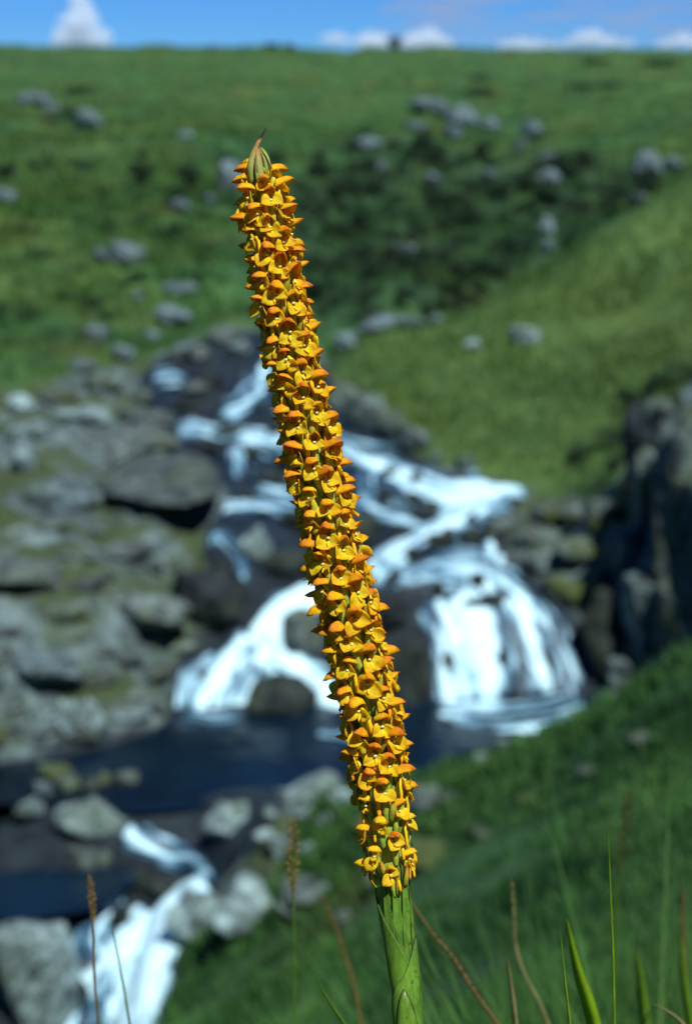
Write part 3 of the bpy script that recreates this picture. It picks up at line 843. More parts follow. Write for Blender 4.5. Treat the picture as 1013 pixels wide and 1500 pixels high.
for px, py, w, h in ((95, 1075, 44, 60), (130, 1070, 40, 62), (60, 1060, 50, 44)):
    boulder(px, py, w, h, 'rock', 'pale upright rock at the pool edge of the stony shelf', 'upright rocks at the pool edge')
# lower left
boulder(128, 1224, 104, 72, 'rock', 'rounded pale boulder between the pool and the slack water')
boulder(333, 1222, 78, 58, 'rock', 'pale flat-topped boulder beside the pool outlet')
for px, py, w, h in ((62, 1168, 38, 38), (102, 1158, 34, 38), (132, 1156, 30, 26), (152, 1148, 26, 28), (182, 1146, 44, 24), (40, 1190, 44, 30), (75, 1140, 60, 30)):
    boulder(px, py, w, h, random.choice(['rock_far', 'rock_moss', 'rock_slab']), 'small rock in a row along the near edge of the pool', 'rocks along the pool edge', level=-9.78)
for px, py, w, h in ((116, 1272, 50, 44), (152, 1268, 26, 34)):
    boulder(px, py, w, h, 'rock_slab', 'grey stone standing in the slack water', 'stones in the slack water', level=-10.28)
boulder(225, 1312, 100, 40, 'rock_dark', 'dark wet rock in the middle of the lower rapids')
boulder(180, 1366, 36, 50, 'rock_dark', 'small dark rock parting the lower rapid')
boulder(283, 1376, 92, 92, 'rock', 'grey boulder leaning on the pale ridged boulder')
boulder(352, 1376, 100, 112, 'rock', 'pale ridged boulder at the edge of the grassy mound')
boulder(42, 1512, 135, 240, 'rock', 'big pale grey boulder beside the lower rapid', None, 0.8)
boulder(112, 1490, 40, 70, 'rock_dark', 'dark flank rock between the big boulder and the rapid')  # near-black rock along the boulder's right flank
for px, py, w, h in ((462, 1170, 84, 40), (420, 1180, 34, 30), (398, 1200, 30, 22), (445, 1200, 40, 22), (482, 1210, 40, 22), (415, 1258, 56, 44), (452, 1248, 24, 18), (390, 1230, 40, 20), (500, 1180, 44, 30)):
    boulder(px, py, w, h, 'rock', 'pale rock on the grassy shore near the flower spike', 'rocks on the grassy shore')
for px, py, w, h in ((450, 1328, 110, 36), (430, 1345, 60, 26), (620, 1196, 60, 50), (630, 1268, 90, 34), (702, 1124, 28, 26), (740, 1102, 40, 20), (505, 1350, 30, 20), (660, 1180, 40, 20), (560, 1300, 50, 22), (700, 1230, 40, 18), (540, 1220, 60, 26), (860, 1140, 36, 18), (940, 1090, 40, 20), (770, 1180, 34, 16)):
    boulder(px, py, w, h, 'rock_moss', 'half-buried greyish slab in the near grassy bank', 'slabs in the grassy bank', 0.9, 'boulder', 5.0)

# ------------------------------------------------------------------ shrubs
def shrub_meshes(seed, n=700):
    rng = np.random.default_rng(seed)
    lobes = [(rng.uniform(-0.6, 0.6), rng.uniform(-0.6, 0.6), rng.uniform(0.35, 0.95), rng.uniform(0.28, 0.5)) for _ in range(9)]
    V = []; Fc = []
    for i in range(n):
        lx, ly, lz, lr = lobes[i % len(lobes)]
        d_ = rng.normal(size=3); d_ /= np.linalg.norm(d_)
        c_ = np.array([lx, ly, lz]) + d_ * lr * rng.uniform(0.55, 1.05)
        if c_[2] < 0.02: c_[2] = abs(c_[2]) + 0.02
        u = rng.normal(size=3); u /= np.linalg.norm(u)
        v = np.cross(u, d_ + 0.3 * rng.normal(size=3)); v /= (np.linalg.norm(v) + 1e-6)
        s = rng.uniform(0.06, 0.13)
        b0 = len(V)
        V += [c_ - u * s, c_ + v * s * 0.45, c_ + u * s, c_ - v * s * 0.45]
        Fc.append((b0, b0 + 1, b0 + 2, b0 + 3))
    fo = bpy.data.meshes.new('foliage'); fo.from_pydata([tuple(x) for x in V], [], Fc); fo.materials.append(M['shrub'])
    V = []; Fc = []
    for lx, ly, lz, lr in lobes:
        b0 = len(V)
        for z_, r_ in ((0, 0.05), (0.5, 0.035), (1, 0.012)):
            for q in range(4):
                an = q * math.pi / 2
                V.append((lx * z_ * 0.9 + r_ * math.cos(an), ly * z_ * 0.9 + r_ * math.sin(an), lz * z_ - 0.1 * (1 - z_)))
        for k_ in range(2):
            for q in range(4):
                Fc.append((b0 + k_ * 4 + q, b0 + k_ * 4 + (q + 1) % 4, b0 + k_ * 4 + 4 + (q + 1) % 4, b0 + k_ * 4 + 4 + q))
    st = bpy.data.meshes.new('stem'); st.from_pydata(V, [], Fc); st.materials.append(M['bark'])
    return fo, st
SHR = [shrub_meshes(50 + i) for i in range(4)]
def shrub(px, py, w, h, label, group=None, minY=20.0):
    p = hit(px, py, minY)
    if p is None: return
    s = w / F * p.y / math.cos(TH) / 2; sz = h / F * p.y / math.cos(TH)
    r_ = empty('shrub', (p.x, p.y, p.z - 0.03))
    r_.scale = (s, s, sz / 1.3); r_.rotation_euler = (0, 0, random.uniform(0, 6.28))
    fo, st = random.choice(SHR)
    link('foliage', fo, r_); link('stem', st, r_)
    tag(r_, label, 'shrub', group)
for px, py, w, h in ((205, 272, 50, 34), (280, 278, 60, 36), (245, 345, 56, 22), (10, 262, 34, 30), (258, 292, 40, 18), (150, 292, 30, 16), (120, 135, 50, 10), (110, 170, 44, 12), (70, 180, 34, 10), (160, 345, 40, 14), (300, 320, 30, 14)):
    shrub(px, py, w, h, 'low dark shrub on the open far hillside', 'shrubs on the far hillside')
SCRUB = random.Random(77)
for _ in range(46):
    sx_, sy_ = SCRUB.uniform(-10, 430), SCRUB.uniform(225, 470)
    if abs(vnoise(np.array([sx_]), np.array([sy_]), 90.0, 31)[0]) < 0.75:
        shrub(sx_, sy_, SCRUB.uniform(16, 46), SCRUB.uniform(6, 16), 'small scrubby bush dotting the lower far hillside', 'scrub on the lower far hillside')
shrub(770, 272, 36, 26, 'very dark shrub in the shadowed hollow of the dell')
DELL = [(430, 250), (520, 200), (640, 225), (760, 235), (880, 250), (960, 280), (920, 312), (860, 352), (800, 392), (700, 446), (560, 478), (440, 470)]
q = []; tries = 0
while len(q) < 130 and tries < 3000:
    tries += 1
    px = random.uniform(420, 960); py = random.uniform(195, 478)
    if inside(np.array([px]), np.array([py]), DELL)[0] and all(math.dist((px, py), s_) > 14 for s_ in q):
        q.append((px, py))
for px, py in q:
    big = random.random() < 0.4
    shrub(px, py, random.uniform(44, 64) if big else random.uniform(24, 40), random.uniform(24, 34) if big else random.uniform(12, 20), 'broad dark shrub crowding the dell behind the spur' if big else 'low dark shrub filling the gaps in the dell', 'broad shrubs in the dell' if big else 'low shrubs in the dell')
for px, py, w, h in ((700, 138, 60, 10), (850, 130, 60, 9), (890, 128, 50, 8), (705, 118, 40, 8), (960, 95, 80, 7), (870, 92, 60, 6)):
    shrub(px, py, w, h, 'dark low thicket on the plateau slope below the skyline', 'thickets below the skyline')
for px, w, h in ((395, 36, 8), (310, 14, 6), (425, 26, 7), (465, 30, 6), (360, 20, 5)):
    shrub(px, 71.5, w, h, 'tiny bush standing against the sky on the plateau edge', 'bushes on the skyline', 150)
shrub(580, 73, 36, 17, 'round dark bush standing against a white cloud on the skyline', None, 150)
for px, py, w, h in ((850, 668, 70, 20), (900, 650, 60, 30), (930, 640, 40, 40), (925, 600, 60, 34), (960, 575, 60, 36), (1000, 560, 70, 34), (985, 600, 50, 30), (1020, 620, 40, 30), (900, 690, 40, 30), (915, 720, 36, 30), (905, 770, 40, 30)):
    shrub(px, py, w, h, 'dark bush at the edge of the gorge wall', 'bushes by the gorge wall', 12)

# ------------------------------------------------------------------ grass cover
def grass_cover(name, nb, rmin, rmax, size, label, cap, seed, ncl=7):
    rng = np.random.default_rng(seed)
    i0 = np.searchsorted(RR, rmin); i1 = min(np.searchsorted(RR, rmax), NR - 2)
    j0 = np.searchsorted(PHI, -0.33); j1 = np.searchsorted(PHI, 0.33)
    N = nb * 3
    fi = rng.uniform(i0, i1, N); fj = rng.uniform(j0, j1, N)
    ii = fi.astype(int); jj = fj.astype(int); u = (fi - ii)[:, None]; v = (fj - jj)[:, None]
    G = TV.reshape(NR, NPHI, 3)
    pos = (G[ii, jj] * (1 - v) + G[ii, jj + 1] * v) * (1 - u) + (G[ii + 1, jj] * (1 - v) + G[ii + 1, jj + 1] * v) * u
    rk = rockm.reshape(NR, NPHI)[ii, jj]; sw = sward.reshape(NR, NPHI)[ii, jj]; br = bracken.reshape(NR, NPHI)[ii, jj]
    den = 0.5 + 0.5 * vnoise(pos[:, 0], pos[:, 1], 1.6, 8) + 0.25 * vnoise(pos[:, 0], pos[:, 1], 0.5, 9)
    keep = (rk + rng.uniform(-0.2, 0.2, N) < 0.35) & (den > rng.uniform(0.0, 0.9, N))
    pos = pos[keep][:nb]; sw = sw[keep][:nb]; br = br[keep][:nb]; n_ = len(pos)
    r = np.hypot(pos[:, 0], pos[:, 1])
    hgt = np.minimum(r * size, cap) * rng.uniform(0.5, 1.5, n_)
    wid = hgt * rng.uniform(0.07, 0.14, n_)
    an = rng.uniform(0, 2 * np.pi, n_)
    side_ = np.stack([np.cos(an), np.sin(an), np.zeros(n_)], 1)
    lean = np.stack([-np.sin(an), np.cos(an), np.zeros(n_)], 1) * (rng.normal(0, 0.45, n_))[:, None] + np.array([-0.10, 0.02, 0])
    base = pos - np.array([0, 0, 0.01]) - np.stack([0 * hgt, 0 * hgt, 0.08 * hgt], 1)
    mid = base + lean * (hgt * 0.35)[:, None] + np.stack([0 * hgt, 0 * hgt, 0.6 * hgt], 1)
    tip = base + lean * hgt[:, None] + np.stack([0 * hgt, 0 * hgt, hgt], 1)
    w2 = side_ * wid[:, None]
    V = np.stack([base - w2, base + w2, mid + w2 * 0.8, mid - w2 * 0.8, tip], 1).reshape(-1, 3)
    o_ = (np.arange(n_) * 5)[:, None]
    T = np.concatenate([o_ + np.array([0, 1, 2]), o_ + np.array([0, 2, 3]), o_ + np.array([3, 2, 4])], 0)
    tone = np.repeat(np.clip(rng.uniform(0, 0.9, n_) + (rng.uniform(0, 1, n_) > 0.96) * 0.3, 0, 1), 5)
    o = tri_mesh_np(name, V, T, M['grass'], {'tone': tone, 'sward': np.repeat(sw, 5), 'bracken': np.repeat(br, 5)})
    tag(o, label, 'grass', None, 'stuff')
grass_cover('grass', 130000, 30, 300, 0.0055, 'short green grass covering the far hillsides and spur', 0.36, 11)
grass_cover('grass', 190000, 7.5, 30, 0.010, 'thick green grass of the near bank and shore', 0.17, 12)

# near grass, off the bottom of the frame and at its lower right corner
def near_grass():
    rng = np.random.default_rng(5)
    n_ = 22000
    x = rng.uniform(-1.6, 2.6, n_); y = rng.uniform(0.25, 5.0, n_)
    clump = vnoise(x, y, 0.22, 4) + 0.35 * vnoise(x, y, 0.07, 6)
    k_ = clump > rng.uniform(-0.7, 0.6, n_)
    x = x[k_]; y = y[k_]; n_ = len(x)
    z = surf(x, y) + 0.0
    zc = -y * 0.76 - z                     # free height below the frame's lower edge
    right = np.clip((x / np.maximum(y, .3) - 0.10) / 0.12, 0, 1)
    h = rng.uniform(0.14, 0.34, n_)
    tall = np.clip(zc + y * rng.uniform(-0.05, 0.16, n_) * right, 0.12, 0.75)
    h = np.where((right > rng.uniform(0.1, 1, n_)) & (y > 0.75), tall, np.minimum(h, np.maximum(zc, 0.05)))
    w = rng.uniform(0.0012, 0.0030, n_)
    an = rng.uniform(0, 2 * np.pi, n_)
    sd = np.stack([np.cos(an), np.sin(an), 0 * an], 1)
    ln = np.stack([rng.normal(-0.05, 0.28, n_), rng.normal(0, 0.28, n_), 0 * an], 1)
    base = np.stack([x, y, z - 0.02], 1)
    lev = [0, 0.35, 0.7, 1.0]
    rows = []
    for t in lev:
        c_ = base + ln * (h * t ** 1.8)[:, None] + np.stack([0 * h, 0 * h, h * (t - 0.18 * t * t * np.abs(ln[:, 0]))], 1)
        ww_ = sd * (w * (1 - t) ** 0.6)[:, None]
        if t < 1: rows += [c_ - ww_, c_ + ww_]
        else: rows.append(c_)
    V = np.stack(rows, 1).reshape(-1, 3)
    o_ = (np.arange(n_) * 7)[:, None]
    T = np.concatenate([o_ + np.array(f_) for f_ in ((0, 1, 3), (0, 3, 2), (2, 3, 5), (2, 5, 4), (4, 5, 6))], 0)
    tone = np.repeat(np.clip(rng.uniform(0.2, 1.0, n_) + (rng.uniform(0, 1, n_) > 0.9) * 0.3, 0, 1), 7)
    o = tri_mesh_np('grass', V, T, M['grass'], {'tone': tone})
    tag(o, 'tall loose grass around the foot of the flower spike', 'grass', None, 'stuff')
near_grass()
def corner_grass():
    rng = np.random.default_rng(9)
    n_ = 2600
    y = rng.uniform(0.8, 2.6, n_); q_ = rng.uniform(0.06, 0.36, n_)
    x = q_ * y
    k_ = (vnoise(x, y, 0.16, 3) > rng.uniform(-0.6, 0.9, n_))
    x, y, q_ = x[k_], y[k_], q_[k_]; n_ = len(x)
    z = surf(x, y)
    zc = -y * 0.76 - z
    h = np.clip(zc + y * rng.uniform(-0.02, 0.13, n_) * np.clip((q_ - 0.05) / 0.13, 0.15, 1.0), 0.1, 0.8)
    w = rng.uniform(0.0018, 0.0042, n_)
    an = rng.uniform(-0.9, 0.9, n_)
    sd = np.stack([np.cos(an), np.sin(an), 0 * an], 1)
    ln = np.stack([rng.normal(-0.05, 0.22, n_), rng.normal(0, 0.2, n_), 0 * an], 1)
    base = np.stack([x, y, z - 0.02], 1)
    rows = []
    for t in (0, 0.3, 0.55, 0.8, 1.0):
        c_ = base + ln * (h * t ** 2.2)[:, None] + np.stack([0 * h, 0 * h, h * t], 1)
        ww_ = sd * (w * (1 - t) ** 0.5)[:, None]
        if t < 1: rows += [c_ - ww_, c_ + ww_]
        else: rows.append(c_)
    V = np.stack(rows, 1).reshape(-1, 3)
    o_ = (np.arange(n_) * 9)[:, None]
    T = np.concatenate([o_ + np.array(f_) for f_ in ((0, 1, 3), (0, 3, 2), (2, 3, 5), (2, 5, 4), (4, 5, 7), (4, 7, 6), (6, 7, 8))], 0)
    tone = np.repeat(np.clip(rng.uniform(0.5, 0.97, n_) + (rng.uniform(0, 1, n_) > 0.85) * 0.3, 0, 1), 9)
    o = tri_mesh_np('grass', V, T, M['grass'], {'tone': tone})
    tag(o, 'tall blurred grass clump on the bank right of the flower stem', 'grass', None, 'stuff')
corner_grass()

# ------------------------------------------------------------------ single grasses in front
def spline3(pts, m):
    return [Vector(cr([tuple(p) for p in pts], i / m)) for i in range(m + 1)]

def rooted(pts):
    """carry the lowest point on to the ground in even steps"""
    pts = list(pts)
    step = (pts[-1] - pts[-2]).length
    d_ = (pts[-1] - pts[-2]).normalized()
    for _ in range(60):
        d_ = (d_ + Vector((0, 0, -0.25))).normalized()
        q_ = pts[-1] + d_ * step
        pts.append(q_)
        if q_.z < ground_z(q_.x, q_.y) - 0.01:
            break
    return pts

def ribbon(name, path, width, mat, parent=None, fold=0.35, grow=0.2):
    m = len(path) - 1
    V = []; t_ = []; Fc = []
    for i, p in enumerate(path):
        tg = (path[min(i + 1, m)] - path[max(i - 1, 0)]).normalized()
        sd = tg.cross(Vector((0.25, 1, 0.1))).normalized()
        nr = sd.cross(tg).normalized()
        k_ = i / m
        w = width * min(1.0, (k_ / grow + 0.03) ** 0.75) / 2
        V += [p - sd * w + nr * w * fold, p, p + sd * w + nr * w * fold, p + nr * (w * 0.25 + 0.0002)]
        t_ += [1 - k_] * 4
    for i in range(m):
        a_ = i * 4
        for q_ in range(4):
            r_ = (q_ + 1) % 4
            Fc.append((a_ + q_, a_ + r_, a_ + 4 + r_, a_ + 4 + q_))
    return mesh_obj(name, V, Fc, mat, parent, True, {'t': t_})

def tube(name, path, radii, mat, parent=None, seg=8, tvals=None, caps=True):
    m = len(path) - 1
    V = []; t_ = []; Fc = []
    ref = Vector((0.31, 0.9, 0.2))
    for i, p in enumerate(path):
        tg = (path[min(i + 1, m)] - path[max(i - 1, 0)]).normalized()
        e1 = tg.cross(ref).normalized(); e2 = tg.cross(e1)
        for q_ in range(seg):
            an = 2 * math.pi * q_ / seg
            V.append(p + (e1 * math.cos(an) + e2 * math.sin(an)) * radii[i]); t_.append(tvals[i] if tvals else i / m)
    for i in range(m):
        for q_ in range(seg):
            r_ = (q_ + 1) % seg
            Fc.append((i * seg + q_, i * seg + r_, (i + 1) * seg + r_, (i + 1) * seg + q_))
    if caps:
        Fc.append(tuple(range(seg - 1, -1, -1))); Fc.append(tuple(m * seg + q_ for q_ in range(seg)))
    return mesh_obj(name, V, Fc, mat, parent, True, {'t': t_})

def blade(pxs, depth, wpx, mat, label):
    """a leaf blade through photograph points, tip first"""
    pts = rooted([near(x, y, depth + 0.01 * i) for i, (x, y) in enumerate(pxs)])
    root = pts[-1]
    r_ = empty('grass_leaf_tuft', root)
    path = [p - root for p in spline3(pts, 5 * len(pts))]
    ribbon('leaf', path, wpx / F * depth, M[mat], r_, 0.35, 0.55 * len(pxs) / len(pts))
    tag(r_, label, 'grass')

def stalk(pxs, depth, wpx, mat, label, head=None, head_mat='seed', hw=8, dens=60):
    pts = rooted([near(x, y, depth) for x, y in pxs])
    root = pts[-1]
    r_ = empty('grass_stalk', root)
    path = [p - root for p in spline3(pts, 5 * len(pts))]
    w = wpx / F * depth / 2
    tube('stem', path, [w * (0.5 + 0.5 * min(1, i / 12)) for i in range(len(path))], M[mat], r_, 6)
    if head:
        rnd = random.Random(int(depth * 1000) + len(pxs))
        y0, y1 = head
        hp = [near(x, y, depth) - root for x, y in pxs]
        ys = [y for _, y in pxs]
        def pt(y):
            for i in range(len(ys) - 1):
                if ys[i] <= y <= ys[i + 1]:
                    return hp[i].lerp(hp[i + 1], (y - ys[i]) / (ys[i + 1] - ys[i] + 1e-9))
            return hp[0] if y < ys[0] else hp[-1]
        V = []; Fc = []; t_ = []
        px1 = depth / F
        for i in range(dens):
            y = y0 + (y1 - y0) * i / dens
            c_ = pt(y)
            env = math.sin(math.pi * min(1, 0.12 + 0.88 * i / dens)) ** 0.6
            an = i * 2.4
            out = Vector((math.cos(an), math.sin(an), 0)) * hw * px1 * 0.5 * env * rnd.uniform(0.6, 1.1)
            up_ = Vector((0, 0, 1)) * px1 * rnd.uniform(7, 12)
            sd = up_.cross(out).normalized() * px1 * 1.3
            a_ = c_ + out * 0.25; b0 = len(V)
            V += [a_, a_ + up_ * 0.5 + out * 0.5 + sd, a_ + up_ + out * 0.9, a_ + up_ * 0.5 + out * 0.5 - sd, a_ + up_ * 0.5 + out * 0.95]
            Fc += [(b0, b0 + 1, b0 + 4), (b0 + 1, b0 + 2, b0 + 4), (b0 + 2, b0 + 3, b0 + 4), (b0 + 3, b0, b0 + 4), (b0, b0 + 3, b0 + 2, b0 + 1)]
            t_ += [rnd.random()] * 5
        mesh_obj('seed_head', V, Fc, M[head_mat], r_, False, {'t': t_})
    tag(r_, label, 'grass')

blade([(890, 1212), (893, 1300), (897, 1400), (899, 1510)], 0.66, 3.6, 'blade_bright', 'thin upright green blade rising tallest right of the spike')
blade([(820, 1362), (826, 1430), (835, 1510)], 0.64, 4.0, 'blade_bright', 'short thin green blade close beside the broad blade')
blade([(829, 1346), (842, 1410), (858, 1465), (872, 1515)], 0.47, 22, 'blade_bright', 'broad bright green blade out of focus')
blade([(741, 1398), (747, 1440), (756, 1510)], 0.78, 8, 'blade_dry', 'pale dry blade with a blunt tip right of the stem')
blade([(462, 1430), (478, 1462), (512, 1515)], 0.72, 6, 'blade_green', 'short green blade leaning left of the stem')
blade([(955, 1470), (985, 1488), (1010, 1515)], 0.8, 8, 'blade_dry', 'pale bent blade in the grass corner')
blade([(996, 1370), (1000, 1430), (1012, 1510)], 1.1, 14, 'blade_green', 'wide green blade in the corner clump')
blade([(930, 1390), (938, 1440), (946, 1512)], 1.1, 16, 'blade_green', 'green blade beside the pale bent blade')
stalk([(749, 1290), (752, 1340), (755, 1390), (768, 1428), (790, 1470), (806, 1512)], 1.0, 7, 'blade_dry', 'curved yellowish stalk with a dark upper half', (1290, 1392), 'seed_dark', 8, 40)
stalk([(921, 1165), (914, 1215), (906, 1275), (902, 1340), (899, 1420), (897, 1512)], 1.25, 4, 'blade_green', 'stalk with a blurred dark brown seed head', (1165, 1290), 'seed_dark', 18, 90)
stalk([(598, 1316), (632, 1366), (662, 1402), (694, 1452), (736, 1512)], 0.86, 7, 'stalk_brown', 'brown dry stalk slanting away from the flower stem', (1360, 1480), 'seed_dark', 9, 50)
stalk([(428, 1196), (430, 1235), (428, 1280), (430, 1330), (431, 1420), (431, 1512)], 0.86, 3.4, 'blade_green', 'slender stalk with a loose tan seed head over the shore rocks', (1205, 1318), 'seed', 19, 84)
stalk([(132, 1288), (136, 1330), (138, 1390), (139, 1440), (145, 1512)], 0.80, 4.5, 'stalk_brown', 'dark stalk with a narrow tan tip against the white rapid', (1290, 1360), 'seed', 12, 60)
stalk([(163, 1350), (172, 1395), (182, 1450), (192, 1512)], 0.80, 3.6, 'blade_green', 'faint greenish stalk against the white rapid')
stalk([(470, 1310), (488, 1350), (503, 1395), (520, 1450), (530, 1512)], 1.2, 7, 'stalk_brown', 'faint reddish stalk behind the flower stem on its left side', (1320, 1440), 'seed_dark', 9, 40)
stalk([(1000, 1300), (998, 1350), (1002, 1420), (1004, 1512)], 1.25, 7, 'stalk_brown', 'reddish stalk in the grass corner', (1300, 1400), 'seed_dark', 10, 40)

# ------------------------------------------------------------------ the orchid spike
AX = [(378, 214), (383, 262), (392, 320), (401, 380), (410, 430), (421, 490), (437, 570), (461, 680), (486, 785), (507, 880), (525, 960), (541, 1040), (555, 1130), (563, 1200), (572, 1280), (581, 1350), (590, 1420), (598, 1500)]
axw = [near(x, y, SPIKE_D) for x, y in AX]
last = axw[-1]
gx, gy = last.x + 0.012, last.y - 0.03
gz = ground_z(gx, gy)
axw += [Vector((last.x + 0.006, last.y - 0.018, last.z - 0.10)), Vector((last.x + 0.010, last.y - 0.028, last.z - 0.26)), Vector((gx, gy, gz - 0.02))]
ROOT = Vector((gx, gy, gz))
axw = [p - ROOT for p in axw]
orchid = empty('orchid_spike', ROOT)
tag(orchid, 'tall leaning spike of orange-yellow orchid flowers on a sheathed green stem', 'flower')
NP = len(AX)
def axis(s):
    """s counts control points from the tip"""
    s = min(max(s, 0), len(axw) - 1)
    return Vector(cr([tuple(p) for p in axw], s / (len(axw) - 1)))
def s_of_py(py):
    for i in range(NP - 1):
        if AX[i][1] <= py <= AX[i + 1][1]:
            return i + (py - AX[i][1]) / (AX[i + 1][1] - AX[i][1])
    return 0.0
def frame(s):
    """up along the stem, out toward the camera, and to the right"""
    p = axis(s)
    up_ = (axis(s - 0.12) - axis(s + 0.12)).normalized() if s > 0.12 else (axis(0) - axis(0.3)).normalized()
    out = (-(p + ROOT)).normalized()
    out = (out - up_ * out.dot(up_)).normalized()
    rt = up_.cross(out).normalized() * 1.0
    return p, up_, out, rt
MMM = 0.001
def stem_r(py):
    return MMM * float(np.interp(py, [240, 300, 700, 1150, 1290, 1400, 1500, 1800], [0.9, 4.0, 5.9, 6.3, 6.3, 5.6, 5.4, 5.6]))

pys = list(range(240, 1501, 12))
path = [axis(s_of_py(y)) for y in pys] + [axis(NP - 1 + k_ / 4) for k_ in range(1, 13)]
rad = [stem_r(y) for y in pys] + [0.0056] * 12
k0 = next(i for i, y in enumerate(pys) if y > 1262)
tube('rachis', path[:k0 + 1], rad[:k0 + 1], M['ovary'], orchid, 14, [0.42] * (k0 + 1))
tube('stem', path[k0:], rad[k0:], M['stem'], orchid, 16, [0.0] * (len(path) - k0))

# thin curved pieces with real thickness
LASTU = []
def sheet(fn, nu, nv, thick, tfn=None):
    LASTU.clear()
    P_ = [[Vector(fn(-1 + 2 * i / nu, j / nv)) for i in range(nu + 1)] for j in range(nv + 1)]
    V = []; t_ = []
    top = {}; bot = {}
    for j in range(nv + 1):
        for i in range(nu + 1):
            du = P_[j][min(i + 1, nu)] - P_[j][max(i - 1, 0)]
            dv = P_[min(j + 1, nv)][i] - P_[max(j - 1, 0)][i]
            nn = du.cross(dv)
            nn = nn.normalized() if nn.length > 1e-12 else Vector((0, 0, 1))
            tv = tfn(-1 + 2 * i / nu, j / nv) if tfn else j / nv
            top[i, j] = len(V); V.append(P_[j][i] + nn * thick / 2); t_.append(tv)
            bot[i, j] = len(V); V.append(P_[j][i] - nn * thick / 2); t_.append(tv)
            LASTU.extend([-1 + 2 * i / nu] * 2)
    Fc = []
    for j in range(nv):
        for i in range(nu):
            Fc.append((top[i, j], top[i + 1, j], top[i + 1, j + 1], top[i, j + 1]))
            Fc.append((bot[i, j], bot[i, j + 1], bot[i + 1, j + 1], bot[i + 1, j]))
    for i in range(nu):
        Fc.append((top[i, 0], bot[i, 0], bot[i + 1, 0], top[i + 1, 0]))
        Fc.append((top[i, nv], top[i + 1, nv], bot[i + 1, nv], bot[i, nv]))
    for j in range(nv):
        Fc.append((top[0, j], top[0, j + 1], bot[0, j + 1], bot[0, j]))
        Fc.append((top[nu, j], bot[nu, j], bot[nu, j + 1], top[nu, j + 1]))
    return V, Fc, t_

def to_mesh(name, V, Fc, t_, mat):
    me = bpy.data.meshes.new(name)
    me.from_pydata([tuple(v) for v in V], [], Fc)
    me.polygons.foreach_set('use_smooth', [True] * len(me.polygons))
    a_ = me.attributes.new('t', 'FLOAT', 'POINT'); a_.data.foreach_set('value', np.asarray(t_, np.float32))
    if len(LASTU) == len(V):
        a_ = me.attributes.new('a', 'FLOAT', 'POINT'); a_.data.foreach_set('value', np.asarray(LASTU, np.float32))
    me.materials.append(mat); me.update()
    return me

def hood_mesh(seed, red=1.0):
    r_ = random.Random(seed)
    hw = r_.uniform(3.1, 3.9); ln = r_.uniform(7.8, 9.4); top = r_.uniform(6.0, 7.2); tz = r_.uniform(3.2, 5.4); dr = r_.uniform(3.4, 4.6); sk = r_.uniform(-0.5, 0.5)
    ridge = [(2.4, 3.0), (3.6, top - 0.5), (5.4, top), (2.4 + ln * 0.76, top - 0.28 * (top - tz)), (2.4 + ln, tz)]
    def fn(u, v):
        w = hw * max(0.0, math.sin(math.pi * (0.16 + 0.84 * v))) ** 0.86 + 0.05
        y, z = cr(ridge, v)
        an = u * 1.35
        x = w * math.sin(an) / math.sin(1.35)
        k_ = (1 - math.cos(an)) / (1 - math.cos(1.35))
        z -= dr * k_ * (w / hw) ** 0.9 * (1 - 0.25 * v)
        y -= 0.9 * u * u * v
        x += sk * v * v
        wob = noise.noise(Vector((u * 1.8 + seed, v * 2.2, seed * 0.7)))
        return ((x + 0.5 * wob) * MMM, y * MMM, (z + 0.65 * wob) * MMM)
    V, Fc, t_ = sheet(fn, 8, 10, 0.16 * MMM, lambda u, v: (0.05 + 0.66 * v * (1 - 0.5 * u * u) + 0.14 * (1 - abs(u))) * red)
    return to_mesh('hood', V, Fc, t_, M['hood'])

def sepal_mesh(seed, sgn):
    r_ = random.Random(seed * 13 + (sgn > 0))
    N_ = Vector((-sgn * r_.uniform(0.10, 0.35), 0.85, r_.uniform(0.15, 0.5))).normalized()
    L = Vector((sgn * r_.uniform(0.65, 0.85), 0.35, r_.uniform(-0.65, -0.30)))
    L = (L - N_ * L.dot(N_)).normalized()
    Wd = N_.cross(L).normalized()
    ln = r_.uniform(5.4, 7.0); hw = r_.uniform(2.8, 3.6); cup = r_.uniform(0.8, 2.2); curl = r_.uniform(-0.6, 1.9)
    def fn(u, v):
        w = hw * max(0.0, math.sin(math.pi * (0.16 + 0.84 * v))) ** 0.72 + 0.08
        p_ = Vector((sgn * 0.1, 4.4, 1.0)) + L * ln * v + Wd * w * u + N_ * (cup * u * u * (w / hw) + curl * v * v + 0.6 * math.sin(math.pi * v))
        wob = noise.noise(Vector((u * 1.5 + seed * 2, v * 2.0, seed + sgn)))
        return tuple((p_ + N_ * 1.0 * wob + Wd * 0.4 * wob) * MMM)
    V, Fc, t_ = sheet(fn, 6, 7, 0.16 * MMM, lambda u, v: 0.06 + 0.55 * v + 0.22 * u * u)
    return to_mesh('sepal', V, Fc, t_, M['sepal'])

